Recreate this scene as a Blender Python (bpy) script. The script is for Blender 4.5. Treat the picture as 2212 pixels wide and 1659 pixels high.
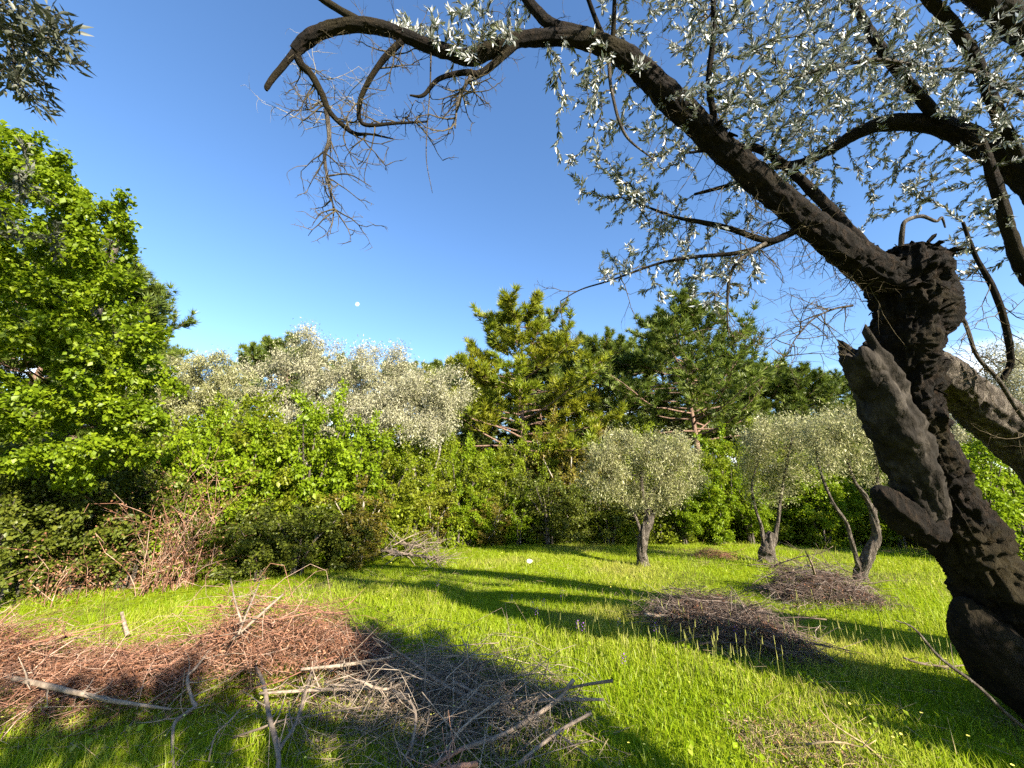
import bpy, math, random
import numpy as np
from mathutils import Vector, Matrix, Quaternion

# ------------------------------------------------------------------ camera, sky, sun, exposure
scene = bpy.context.scene
for o in list(bpy.data.objects):
    bpy.data.objects.remove(o, do_unlink=True)
COL = scene.collection
R = math.radians
PITCH = R(16.0)
F = 833.0                      # focal length in units of a 2212 px wide picture
CAMZ = 1.6
cam_d = bpy.data.cameras.new('camera')
cam_d.sensor_width = 36.0
cam_d.lens = 36.0 * F / 2212.0
cam_d.clip_start = 0.05
cam_d.clip_end = 4000.0
cam = bpy.data.objects.new('camera', cam_d)
cam.location = (0, 0, CAMZ)
cam.rotation_euler = (R(90) + PITCH, 0, 0)
COL.objects.link(cam)
scene.camera = cam

SUN_EL = R(24.5)
SUN_H = np.array([0.62, -0.78]); SUN_H /= np.linalg.norm(SUN_H)      # horizontal direction towards the sun
SUN = np.array([SUN_H[0]*math.cos(SUN_EL), SUN_H[1]*math.cos(SUN_EL), math.sin(SUN_EL)])
world = bpy.data.worlds.new('World')
scene.world = world
world.use_nodes = True
wn = world.node_tree.nodes; wl = world.node_tree.links
wn.clear()
w_out = wn.new('ShaderNodeOutputWorld')
w_bg = wn.new('ShaderNodeBackground'); w_bg.inputs['Strength'].default_value = 0.074
sky = wn.new('ShaderNodeTexSky'); sky.sky_type = 'NISHITA'; sky.sun_disc = False
sky.sun_elevation = SUN_EL
sky.sun_rotation = math.atan2(SUN_H[0], SUN_H[1])
sky.altitude = 0; sky.air_density = 1.0; sky.dust_density = 0.1; sky.ozone_density = 1.6
# low fair-weather clouds along the horizon
tc = wn.new('ShaderNodeTexCoord')
sep = wn.new('ShaderNodeSeparateXYZ'); wl.new(tc.outputs['Generated'], sep.inputs[0])
cmap = wn.new('ShaderNodeMapping'); cmap.inputs['Scale'].default_value = (2.2, 2.2, 7.0); cmap.inputs['Location'].default_value = (0.35, 0.1, 0.0)
wl.new(tc.outputs['Generated'], cmap.inputs[0])
cno = wn.new('ShaderNodeTexNoise'); cno.inputs['Scale'].default_value = 1.6; cno.inputs['Detail'].default_value = 6
wl.new(cmap.outputs[0], cno.inputs['Vector'])
cr = wn.new('ShaderNodeMapRange'); cr.inputs['From Min'].default_value = 0.50; cr.inputs['From Max'].default_value = 0.60
wl.new(cno.outputs['Fac'], cr.inputs['Value'])
er = wn.new('ShaderNodeMapRange'); er.inputs['From Min'].default_value = 0.25; er.inputs['From Max'].default_value = 0.19
wl.new(sep.outputs['Z'], er.inputs['Value'])
cm = wn.new('ShaderNodeMath'); cm.operation = 'MULTIPLY'; wl.new(cr.outputs[0], cm.inputs[0]); wl.new(er.outputs[0], cm.inputs[1])
cm2 = wn.new('ShaderNodeMath'); cm2.operation = 'MULTIPLY'; cm2.inputs[1].default_value = 0.75; wl.new(cm.outputs[0], cm2.inputs[0])
hsv = wn.new('ShaderNodeHueSaturation'); hsv.inputs['Hue'].default_value = 0.505; hsv.inputs['Saturation'].default_value = 1.18; hsv.inputs['Value'].default_value = 1.0
wl.new(sky.outputs[0], hsv.inputs['Color'])
mx = wn.new('ShaderNodeMix'); mx.data_type = 'RGBA'
wl.new(cm2.outputs[0], mx.inputs['Factor']); wl.new(hsv.outputs[0], mx.inputs['A']); mx.inputs['B'].default_value = (9.0, 9.3, 9.8, 1)
wl.new(mx.outputs['Result'], w_bg.inputs['Color']); wl.new(w_bg.outputs[0], w_out.inputs['Surface'])

sun_d = bpy.data.lights.new('sun', 'SUN'); sun_d.energy = 5.0; sun_d.angle = R(0.53); sun_d.color = (1.0, 0.90, 0.72)
sun_o = bpy.data.objects.new('sun', sun_d); COL.objects.link(sun_o)
sun_o.location = (20, -20, 25)
sun_o.rotation_euler = Vector((-SUN[0], -SUN[1], -SUN[2])).to_track_quat('-Z', 'Y').to_euler()

vs = scene.view_settings
vs.view_transform = 'Standard'; vs.look = 'None'; vs.exposure = 2.2; vs.gamma = 1.0; vs.use_curve_mapping = False
scene.render.engine = 'CYCLES'
scene.cycles.use_denoising = False
scene.render.filter_size = 1.0
scene.cycles.max_bounces = 6; scene.cycles.transmission_bounces = 4; scene.cycles.diffuse_bounces = 3; scene.cycles.transparent_max_bounces = 6
scene.cycles.use_adaptive_sampling = True; scene.cycles.adaptive_threshold = 0.02
scene.cycles.caustics_reflective = False; scene.cycles.caustics_refractive = False

# ------------------------------------------------------------------ small maths
def rs(seed): return np.random.default_rng(seed)
def nrm(a):
    a = np.asarray(a, float)
    return a / np.maximum(np.linalg.norm(a, axis=-1, keepdims=True), 1e-9)
def _h(ix, iy, iz):
    h = (ix*374761393 + iy*668265263 + iz*2147483647) & 0xffffffff
    h = ((h ^ (h >> 13)) * 1274126177) & 0xffffffff
    return ((h ^ (h >> 16)) & 0xffff) / 65535.0
def vnoise(p):
    p = np.asarray(p, float)
    i = np.floor(p).astype(np.int64); f = p - i; f = f*f*(3-2*f)
    r = 0.0
    for dx in (0, 1):
        for dy in (0, 1):
            for dz in (0, 1):
                w = (f[..., 0] if dx else 1-f[..., 0])*(f[..., 1] if dy else 1-f[..., 1])*(f[..., 2] if dz else 1-f[..., 2])
                r = r + w*_h(i[..., 0]+dx, i[..., 1]+dy, i[..., 2]+dz)
    return r*2-1
def sstep(a, b, x):
    t = np.clip((np.asarray(x, float)-a)/(b-a), 0, 1); return t*t*(3-2*t)
def H(x, y):
    x = np.asarray(x, float); y = np.asarray(y, float)
    z = 0.022*np.maximum(0, y-4.0)
    z = z + 3.0*sstep(17, 60, y + 0.25*np.abs(x)) + 5.0*sstep(24, 80, y - 0.9*x)
    p = np.stack([x*0.55, y*0.55, np.zeros_like(x)], -1)
    z = z + 0.035*vnoise(p) - 0.035*vnoise(np.zeros(3))
    return z
SP, CP = math.sin(PITCH), math.cos(PITCH)
CAM = np.array([0, 0, CAMZ])
def ray(px, py):
    x = (px-1106.0)/F; y = (829.5-py)/F
    return np.array([x, CP - y*SP, SP + y*CP])
def P(px, py, Z): return CAM + Z*ray(px, py)
def G(px, py, h=0.0):
    d = ray(px, py); t = 8.0
    for _ in range(30):
        q = CAM + t*d
        t = 0.5*t + 0.5*min(60.0, (CAMZ - h - float(H(q[0], q[1])))/max(1e-3, -d[2]))
    return CAM + t*d
def GZ(px, Z):
    """ground point in the column px at depth Z"""
    lo, hi = 829.5, 2600.0
    x = (px-1106)/F*Z
    y = 0.0
    for _ in range(20):
        # depth = y*CP + (z-CAMZ)*SP
        y = (Z - (float(H(x, y))-CAMZ)*SP)/CP
    return np.array([x, y, float(H(x, y))])

# ------------------------------------------------------------------ mesh helpers
def mk_mesh(name, V, faces, rnd=None, smooth=False):
    me = bpy.data.meshes.new(name)
    V = np.asarray(V, np.float32)
    faces = [np.asarray(f, np.int32) for f in faces if len(f)]
    nl = sum(f.size for f in faces); nf = sum(len(f) for f in faces)
    me.vertices.add(len(V)); me.vertices.foreach_set('co', V.ravel())
    me.loops.add(nl); me.polygons.add(nf)
    me.loops.foreach_set('vertex_index', np.concatenate([f.ravel() for f in faces]))
    tot = np.concatenate([np.full(len(f), f.shape[1], np.int32) for f in faces])
    st = np.concatenate([[0], np.cumsum(tot)[:-1]]).astype(np.int32)
    me.polygons.foreach_set('loop_start', st)
    try: me.polygons.foreach_set('loop_total', tot)
    except Exception: pass
    if smooth: me.polygons.foreach_set('use_smooth', np.ones(nf, bool))
    if rnd is not None:
        a = me.attributes.new('rnd', 'FLOAT', 'POINT'); a.data.foreach_set('value', np.asarray(rnd, np.float32))
    me.update(calc_edges=True)
    return me
def link(name, data, mat=None, parent=None, loc=None):
    o = bpy.data.objects.new(name, data); COL.objects.link(o)
    if mat is not None: data.materials.append(mat)
    if parent is not None: o.parent = parent
    if loc is not None: o.location = loc
    return o
def tag(o, label=None, cat=None, group=None, kind=None):
    if label: o['label'] = label
    if cat: o['category'] = cat
    if group: o['group'] = group
    if kind: o['kind'] = kind
    return o
def thing(name, label, cat, loc, group=None):
    o = bpy.data.objects.new(name, None); COL.objects.link(o); o.location = loc; o.empty_display_size = 0.3
    return tag(o, label, cat, group)
def copy_tree(root, loc, rz, sc, label=None):
    r = root.copy(); COL.objects.link(r); r.location = loc; r.rotation_euler = (0, 0, rz); r.scale = sc if hasattr(sc, '__len__') else (sc, sc, sc)
    if label: r['label'] = label
    for ch in list(root.children):
        c = ch.copy(); COL.objects.link(c); c.parent = r
        for g in ch.children:
            d = g.copy(); COL.objects.link(d); d.parent = c
    return r
class Buf:
    def __init__(s): s.V = []; s.F = {}; s.R = []; s.n = 0
    def add(s, V, faces, rnd=None):
        V = np.asarray(V, float)
        for f in faces:
            f = np.asarray(f, int)
            if len(f): s.F.setdefault(f.shape[1], []).append(f + s.n)
        s.V.append(V); s.R.append(np.full(len(V), 0.5) if rnd is None else np.broadcast_to(rnd, (len(V),)))
        s.n += len(V)
    def mesh(s, name, smooth=False):
        return mk_mesh(name, np.concatenate(s.V), [np.concatenate(v) for v in s.F.values()], np.concatenate(s.R), smooth)
def smooth_line(pts, rad, sub):
    """Catmull-Rom through pts"""
    pts = np.asarray(pts, float); rad = np.asarray(rad, float)
    if len(pts) < 3:
        t = np.linspace(0, 1, sub+1)[:, None]
        return pts[0]*(1-t)+pts[-1]*t, rad[0]*(1-t[:, 0])+rad[-1]*t[:, 0]
    q = np.vstack([2*pts[0]-pts[1], pts, 2*pts[-1]-pts[-2]])
    out = []; ro = []
    for i in range(len(pts)-1):
        a, b, c, d = q[i:i+4]
        for k in range(sub):
            t = k/sub
            out.append(0.5*((2*b)+(c-a)*t+(2*a-5*b+4*c-d)*t*t+(3*b-a-3*c+d)*t**3))
            ro.append(rad[i]*(1-t)+rad[i+1]*t)
    out.append(pts[-1]); ro.append(rad[-1])
    return np.array(out), np.array(ro)
def tube(pts, rad, sides=8, rough=0.0, freq=6.0, flute=0.0, nfl=5, twist=0.6, cap=True, seed=0, plates=0.0):
    pts = np.asarray(pts, float); n = len(pts)
    T = nrm(np.gradient(pts, axis=0))
    U = np.zeros_like(T)
    u = np.cross(T[0], [0.3, 0.9, 0.2]); u = u/np.linalg.norm(u)
    for i in range(n):
        u = u - T[i]*np.dot(u, T[i]); u = u/max(1e-9, np.linalg.norm(u)); U[i] = u
    B = np.cross(T, U)
    a = np.arange(sides)*2*math.pi/sides
    rr = np.broadcast_to(np.asarray(rad, float)[:, None], (n, sides)).copy()
    if flute:
        s = np.concatenate([[0], np.cumsum(np.linalg.norm(np.diff(pts, axis=0), axis=1))])
        ph = a[None]+twist*s[:, None]
        rr *= 1+flute*np.sin(nfl*ph+seed)+flute*0.6*np.sin((nfl+4)*ph*1.0+1.3+seed)
    V = pts[:, None]+rr[..., None]*(np.cos(a)[None, :, None]*U[:, None]+np.sin(a)[None, :, None]*B[:, None])
    if rough:
        D = V-pts[:, None]
        nz = vnoise(V*freq+seed*7.1)*0.65+vnoise(V*freq*2.6+seed*3.3)*0.35
        V = pts[:, None]+D*(1+rough*nz)[..., None]
    if plates:      # fissured bark: long ridges broken into plates
        s_ = np.concatenate([[0], np.cumsum(np.linalg.norm(np.diff(pts, axis=0), axis=1))])[:, None]+0*a[None]
        rr_ = np.asarray(rad, float)[:, None]
        c1, c2 = np.cos(a)[None]*rr_, np.sin(a)[None]*rr_
        q1 = np.stack([c1*34+seed, c2*34, s_*9+1.5*vnoise(np.stack([c1*8, c2*8, s_*8], -1))], -1); q2 = np.stack([c1*80, c2*80+seed, s_*30], -1)
        rd = (1-np.abs(vnoise(q1)))*.6+(1-np.abs(vnoise(q2)))*.4-.62
        D = V-pts[:, None]; V = V+D/np.maximum(np.linalg.norm(D, axis=2, keepdims=True), 1e-6)*(plates*rd*np.clip(rr_/.12, .25, 1.3))[..., None]
    V = V.reshape(-1, 3)
    i = np.arange(n-1)[:, None]*sides; j = np.arange(sides)[None]; k = (j+1) % sides
    Q = np.stack([i+j, i+k, i+k+sides, i+j+sides], -1).reshape(-1, 4)
    faces = [Q]
    if cap:
        V = np.vstack([V, pts[0], pts[-1]]); c0 = n*sides
        jj = np.arange(sides); kk = (jj+1) % sides
        faces.append(np.concatenate([np.stack([kk, jj, np.full(sides, c0)], -1), np.stack([(n-1)*sides+jj, (n-1)*sides+kk, np.full(sides, c0+1)], -1)]))
    return V, faces
def prisms(A, B, ra, rb, sides=3):
    """many thin tapered sticks at once"""
    A = np.asarray(A, float); B = np.asarray(B, float); n = len(A)
    T = nrm(B-A); h = np.where(np.abs(T[:, 2:3]) > 0.9, [[1., 0, 0]], [[0., 0, 1.]])
    U = nrm(np.cross(T, h)); W = np.cross(T, U)
    a = np.arange(sides)*2*math.pi/sides
    C = np.cos(a)[None, :, None]*U[:, None]+np.sin(a)[None, :, None]*W[:, None]
    ra = np.broadcast_to(ra, (n,))[:, None, None]; rb = np.broadcast_to(rb, (n,))[:, None, None]
    V = np.concatenate([A[:, None]+C*ra, B[:, None]+C*rb], 1).reshape(-1, 3)
    base = (np.arange(n)*2*sides)[:, None]; j = np.arange(sides)[None]; k = (j+1) % sides
    return V, [np.stack([base+j, base+k, base+k+sides, base+j+sides], -1).reshape(-1, 4)]
def scatter(tm, pos, d, up, sc, scx=None):
    """copies of a leaf template (verts, faces); y runs along d"""
    tv, tf = tm
    pos = np.asarray(pos, float); n = len(pos)
    y = nrm(d); x = nrm(np.cross(y, up)); z = np.cross(x, y)
    sc = np.broadcast_to(sc, (n,)); scx = sc if scx is None else np.broadcast_to(scx, (n,))
    V = pos[:, None]+(tv[None, :, 0:1]*x[:, None])*scx[:, None, None]+(tv[None, :, 1:2]*y[:, None]+tv[None, :, 2:3]*z[:, None])*sc[:, None, None]
    off = (np.arange(n)*len(tv))[:, None, None]
    return V.reshape(-1, 3), [(np.asarray(f)[None]+off).reshape(-1, np.asarray(f).shape[1]) for f in tf], len(tv)
LEAF_NEAR = (np.array([[0, 0, 0], [.10, .25, .03], [.12, .55, .04], [0, 1, -.03], [-.12, .55, .04], [-.10, .25, .03], [0, .27, 0], [0, .56, .005]]),
             [np.array([[0, 1, 6], [0, 6, 5], [2, 3, 7], [7, 3, 4]]), np.array([[1, 2, 7, 6], [6, 7, 4, 5]])])
LEAF_MID = (np.array([[0, 0, 0], [.10, .3, .03], [.11, .62, .03], [0, 1, -.02], [-.11, .62, .03], [-.10, .3, .03]]), [np.array([[0, 1, 2, 3], [0, 3, 4, 5]])])
LEAF_OLIVE = (np.array([[0, 0, 0], [.13, .45, .03], [0, 1, 0], [-.13, .45, .03]]), [np.array([[0, 1, 2], [0, 2, 3]])])
LEAF_BROAD = (np.array([[0, 0, 0], [.33, .32, .07], [.26, .68, .04], [0, 1, -.08], [-.26, .68, .04], [-.33, .32, .07], [0, .5, 0]]),
              [np.array([[0, 1, 6], [1, 2, 6], [2, 3, 6], [3, 4, 6], [4, 5, 6], [5, 0, 6]])])
LEAF_FAR = (np.array([[0, 0, 0], [.36, .45, .08], [0, 1, -.05], [-.36, .45, .08]]), [np.array([[0, 1, 2], [0, 2, 3]])])
def rnd_dirs(rng, n): return nrm(rng.normal(size=(n, 3)))

# ------------------------------------------------------------------ materials
def new_mat(name):
    m = bpy.data.materials.new(name); m.use_nodes = True
    nt = m.node_tree; nt.nodes.clear()
    out = nt.nodes.new('ShaderNodeOutputMaterial')
    return m, nt, out
def ramp(nt, src, cols, pos=None):
    r = nt.nodes.new('ShaderNodeValToRGB'); e = r.color_ramp.elements
    pos = pos or [i/(len(cols)-1) for i in range(len(cols))]
    while len(e) < len(cols): e.new(0.5)
    for i, c in enumerate(cols): e[i].position = pos[i]; e[i].color = (*c, 1)
    nt.links.new(src, r.inputs[0]); return r.outputs[0]
def leaf_mat(name, cols, under=None, trans=0.45, gloss=0.05, rough=0.45, tcol=None, patch=None):
    m, nt, out = new_mat(name); L = nt.links
    at = nt.nodes.new('ShaderNodeAttribute'); at.attribute_name = 'rnd'
    c = ramp(nt, at.outputs['Fac'], cols)
    if patch:      # whole sprays differ a little in age and colour
        co = nt.nodes.new('ShaderNodeTexCoord'); no = nt.nodes.new('ShaderNodeTexNoise'); no.inputs['Scale'].default_value = patch[1]; no.inputs['Detail'].default_value = 2
        L.new(co.outputs['Object'], no.inputs['Vector'])
        mr = nt.nodes.new('ShaderNodeMapRange'); mr.inputs['From Min'].default_value = 0.42; mr.inputs['From Max'].default_value = 0.62; L.new(no.outputs['Fac'], mr.inputs['Value'])
        mm = nt.nodes.new('ShaderNodeMix'); mm.data_type = 'RGBA'; L.new(mr.outputs[0], mm.inputs['Factor']); L.new(c, mm.inputs['A']); mm.inputs['B'].default_value = (*patch[0], 1)
        m2 = nt.nodes.new('ShaderNodeMix'); m2.data_type = 'RGBA'; m2.inputs['Factor'].default_value = 0.6; L.new(c, m2.inputs['A']); L.new(mm.outputs['Result'], m2.inputs['B'])
        c = m2.outputs['Result']
    if under:
        g = nt.nodes.new('ShaderNodeNewGeometry'); mx = nt.nodes.new('ShaderNodeMix'); mx.data_type = 'RGBA'
        L.new(g.outputs['Backfacing'], mx.inputs['Factor']); L.new(c, mx.inputs['A']); mx.inputs['B'].default_value = (*under, 1)
        c = mx.outputs['Result']
    d = nt.nodes.new('ShaderNodeBsdfDiffuse'); L.new(c, d.inputs['Color'])
    t = nt.nodes.new('ShaderNodeBsdfTranslucent')
    if tcol:
        mt = nt.nodes.new('ShaderNodeMix'); mt.data_type = 'RGBA'; mt.blend_type = 'MULTIPLY'; mt.inputs['Factor'].default_value = 1
        L.new(c, mt.inputs['A']); mt.inputs['B'].default_value = (*tcol, 1); L.new(mt.outputs['Result'], t.inputs['Color'])
    else: L.new(c, t.inputs['Color'])
    s = nt.nodes.new('ShaderNodeMixShader'); s.inputs[0].default_value = trans; L.new(d.outputs[0], s.inputs[1]); L.new(t.outputs[0], s.inputs[2])
    gl = nt.nodes.new('ShaderNodeBsdfGlossy'); gl.inputs['Roughness'].default_value = rough; gl.inputs['Color'].default_value = (1, 1, 1, 1)
    s2 = nt.nodes.new('ShaderNodeMixShader'); s2.inputs[0].default_value = gloss; L.new(s.outputs[0], s2.inputs[1]); L.new(gl.outputs[0], s2.inputs[2])
    L.new(s2.outputs[0], out.inputs['Surface'])
    return m
def bark_mat(name, cols, scale=9.0, stretch=(1, 1, 0.25), bump=0.6, moss=None):
    m, nt, out = new_mat(name); L = nt.links
    co = nt.nodes.new('ShaderNodeTexCoord'); mp = nt.nodes.new('ShaderNodeMapping'); mp.inputs['Scale'].default_value = stretch
    L.new(co.outputs['Object'], mp.inputs[0])
    n1 = nt.nodes.new('ShaderNodeTexNoise'); n1.inputs['Scale'].default_value = scale*2.2; n1.inputs['Detail'].default_value = 10; n1.inputs['Roughness'].default_value = 0.65
    L.new(mp.outputs[0], n1.inputs['Vector'])
    v = nt.nodes.new('ShaderNodeTexVoronoi'); v.feature = 'DISTANCE_TO_EDGE'; v.inputs['Scale'].default_value = scale*1.6
    L.new(mp.outputs[0], v.inputs['Vector'])
    wob = nt.nodes.new('ShaderNodeVectorMath'); wob.operation = 'MULTIPLY_ADD'; L.new(n1.outputs['Color'], wob.inputs[0]); wob.inputs[1].default_value = (.22, .22, .22); L.new(mp.outputs[0], wob.inputs[2]); L.new(wob.outputs[0], v.inputs['Vector'])
    vr = nt.nodes.new('ShaderNodeMapRange'); vr.inputs['From Max'].default_value = 0.35; vr.inputs['To Min'].default_value = 0.35; L.new(v.outputs['Distance'], vr.inputs['Value'])
    c = ramp(nt, n1.outputs['Fac'], cols, [0.3+0.4*i/(len(cols)-1) for i in range(len(cols))])
    if moss:
        n2 = nt.nodes.new('ShaderNodeTexNoise'); n2.inputs['Scale'].default_value = 2.2; n2.inputs['Detail'].default_value = 5; L.new(co.outputs['Object'], n2.inputs['Vector'])
        mr = nt.nodes.new('ShaderNodeMapRange'); mr.inputs['From Min'].default_value = 0.5; mr.inputs['From Max'].default_value = 0.66; L.new(n2.outputs['Fac'], mr.inputs['Value'])
        mx = nt.nodes.new('ShaderNodeMix'); mx.data_type = 'RGBA'; L.new(mr.outputs[0], mx.inputs['Factor']); L.new(c, mx.inputs['A']); mx.inputs['B'].default_value = (*moss, 1); c = mx.outputs['Result']
    mu = nt.nodes.new('ShaderNodeMath'); mu.operation = 'MULTIPLY'; L.new(n1.outputs['Fac'], mu.inputs[0]); L.new(vr.outputs[0], mu.inputs[1])
    b = nt.nodes.new('ShaderNodeBump'); b.inputs['Strength'].default_value = bump; b.inputs['Distance'].default_value = 0.03; L.new(mu.outputs[0], b.inputs['Height'])
    p = nt.nodes.new('ShaderNodeBsdfPrincipled'); p.inputs['Roughness'].default_value = 0.9; p.inputs['Specular IOR Level'].default_value = 0.15
    L.new(c, p.inputs['Base Color']); L.new(b.outputs[0], p.inputs['Normal']); L.new(p.outputs[0], out.inputs['Surface'])
    return m
def twig_mat(name, cols):
    m, nt, out = new_mat(name); L = nt.links
    at = nt.nodes.new('ShaderNodeAttribute'); at.attribute_name = 'rnd'
    c = ramp(nt, at.outputs['Fac'], cols)
    no = nt.nodes.new('ShaderNodeTexNoise'); no.inputs['Scale'].default_value = 30; co = nt.nodes.new('ShaderNodeTexCoord'); L.new(co.outputs['Object'], no.inputs['Vector'])
    mx = nt.nodes.new('ShaderNodeMix'); mx.data_type = 'RGBA'; mx.blend_type = 'MULTIPLY'; mx.inputs['Factor'].default_value = 0.7
    L.new(c, mx.inputs['A']); L.new(ramp(nt, no.outputs['Fac'], [(.4, .4, .4), (1.3, 1.3, 1.3)], [.3, .7]), mx.inputs['B'])
    d = nt.nodes.new('ShaderNodeBsdfDiffuse'); L.new(mx.outputs['Result'], d.inputs['Color']); L.new(d.outputs[0], out.inputs['Surface'])
    return m
M = {}
M['leaf_bright'] = leaf_mat('leaf_bright', [(.07, .115, .004), (.14, .205, .007), (.24, .305, .012)], trans=0.5, gloss=0.012)
M['leaf_shrub'] = leaf_mat('leaf_shrub', [(.09, .125, .006), (.155, .205, .009), (.225, .275, .013)], trans=0.45, gloss=0.012, patch=((.17, .165, .016), 0.7))
M['leaf_lime'] = leaf_mat('leaf_lime', [(.11, .165, .006), (.17, .25, .009), (.24, .31, .012)], trans=0.5, gloss=0.010)
M['leaf_dark'] = leaf_mat('leaf_dark', [(.045, .06, .008), (.08, .10, .012), (.13, .14, .016)], trans=0.35, gloss=0.014)
M['leaf_rusty'] = leaf_mat('leaf_rusty', [(.09, .085, .012), (.14, .125, .016), (.15, .085, .02)], trans=0.35, gloss=0.010)
M['leaf_olive'] = leaf_mat('leaf_olive', [(.12, .135, .035), (.20, .205, .075), (.29, .28, .13)], under=(.34, .33, .19), trans=0.25, gloss=0.025)
M['leaf_silver'] = leaf_mat('leaf_silver', [(.16, .165, .07), (.26, .255, .145), (.38, .365, .25)], under=(.33, .315, .225), trans=0.2, gloss=0.028)
M['leaf_olive_near'] = leaf_mat('leaf_olive_near', [(.03, .035, .016), (.06, .068, .032), (.14, .145, .08)], under=(.32, .335, .34), trans=0.10, gloss=0.035, rough=.35)
M['leaf_shade_olive'] = leaf_mat('leaf_shade_olive', [(.03, .034, .025), (.045, .05, .035), (.07, .075, .05)], under=(.09, .095, .075), trans=0.1, gloss=0.014)  # darkened olive leaf: shade on the hanging sprays is put into its colour
M['needle'] = leaf_mat('needle', [(.05, .075, .012), (.085, .12, .015), (.14, .17, .02)], trans=0.3, gloss=0.017)
M['needle_light'] = leaf_mat('needle_light', [(.09, .13, .008), (.15, .19, .010), (.23, .24, .014)], trans=0.35, gloss=0.014, patch=((.20, .19, .012), 0.5))
M['grass'] = leaf_mat('grass', [(.115, .18, .004), (.185, .275, .006), (.265, .345, .009), (.40, .37, .09)], trans=0.5, gloss=0.010, patch=((.22, .31, .007), 0.35))
M['dead_leaf'] = leaf_mat('dead_leaf', [(.10, .045, .025), (.20, .09, .05), (.34, .19, .12)], trans=0.2, gloss=0.010)
M['seed_head'] = twig_mat('seed_head', [(.14, .17, .03), (.30, .28, .10)])
M['straw'] = twig_mat('straw', [(.22, .16, .09), (.36, .28, .17)])
M['twig'] = twig_mat('twig', [(.10, .075, .055), (.20, .155, .12), (.34, .28, .22)])
M['twig_red'] = twig_mat('twig_red', [(.11, .05, .032), (.24, .125, .085), (.42, .30, .23)])
M['twig_grey'] = twig_mat('twig_grey', [(.05, .035, .028), (.13, .095, .08), (.30, .25, .22)])
M['twig_olive'] = twig_mat('twig_olive', [(.045, .036, .025), (.20, .17, .11), (.30, .26, .18)])
M['bark_olive'] = bark_mat('bark_olive', [(.0025, .002, .0016), (.008, .0056, .0042), (.034, .022, .015)], 11, (1, 1, .5), 1.0, moss=(.02, .015, .006))  # darkened towards black; the colour carries the shade on trunk and limbs
M['bark_bare'] = bark_mat('bark_bare', [(.005, .004, .0032), (.017, .014, .0115), (.055, .047, .04)], 5, (1, 1, .35), .7)
M['bark_grey'] = bark_mat('bark_grey', [(.012, .010, .008), (.085, .07, .058), (.27, .235, .20)], 12, (1, 1, .14), 1.2)
M['bark_pine'] = bark_mat('bark_pine', [(.05, .035, .028), (.15, .095, .07), (.26, .18, .14)], 7, (1, 1, .3), .8)
M['bark_pale'] = bark_mat('bark_pale', [(.12, .10, .08), (.26, .23, .19), (.40, .36, .31)], 8, (1, 1, .4), .5)

# ------------------------------------------------------------------ ground and grass
def ground():
    m, nt, out = new_mat('meadow_soil'); L = nt.links
    co = nt.nodes.new('ShaderNodeTexCoord')
    a = nt.nodes.new('ShaderNodeTexNoise'); a.inputs['Scale'].default_value = 0.5; a.inputs['Detail'].default_value = 5; L.new(co.outputs['Object'], a.inputs['Vector'])
    b = nt.nodes.new('ShaderNodeTexNoise'); b.inputs['Scale'].default_value = 14; b.inputs['Detail'].default_value = 6; L.new(co.outputs['Object'], b.inputs['Vector'])
    c1 = ramp(nt, b.outputs['Fac'], [(.06, .08, .006), (.14, .18, .008), (.20, .22, .02)], [.3, .5, .72])
    c2 = ramp(nt, b.outputs['Fac'], [(.035, .03, .014), (.10, .085, .04), (.19, .15, .09)], [.3, .5, .72])
    mr = nt.nodes.new('ShaderNodeMapRange'); mr.inputs['From Min'].default_value = .5; mr.inputs['From Max'].default_value = .68; L.new(a.outputs['Fac'], mr.inputs['Value'])
    mx = nt.nodes.new('ShaderNodeMix'); mx.data_type = 'RGBA'; L.new(mr.outputs[0], mx.inputs['Factor']); L.new(c1, mx.inputs['A']); L.new(c2, mx.inputs['B'])
    bp = nt.nodes.new('ShaderNodeBump'); bp.inputs['Strength'].default_value = .8; bp.inputs['Distance'].default_value = .05; L.new(b.outputs['Fac'], bp.inputs['Height'])
    p = nt.nodes.new('ShaderNodeBsdfDiffuse'); L.new(mx.outputs['Result'], p.inputs['Color']); L.new(bp.outputs[0], p.inputs['Normal']); L.new(p.outputs[0], out.inputs['Surface'])
    g = np.concatenate([-np.geomspace(900, 32, 14), np.linspace(-30, 30, 121), np.geomspace(32, 900, 14)])
    X, Y = np.meshgrid(g, g, indexing='ij'); Z = H(X, Y)
    V = np.stack([X, Y, Z], -1).reshape(-1, 3); n = len(g)
    i = (np.arange(n-1)[:, None]*n+np.arange(n-1)[None]).ravel()
    o = link('ground', mk_mesh('ground', V, [np.stack([i, i+n, i+n+1, i+1], -1)], smooth=True), m); tag(o, kind='structure')
ground()

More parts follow.
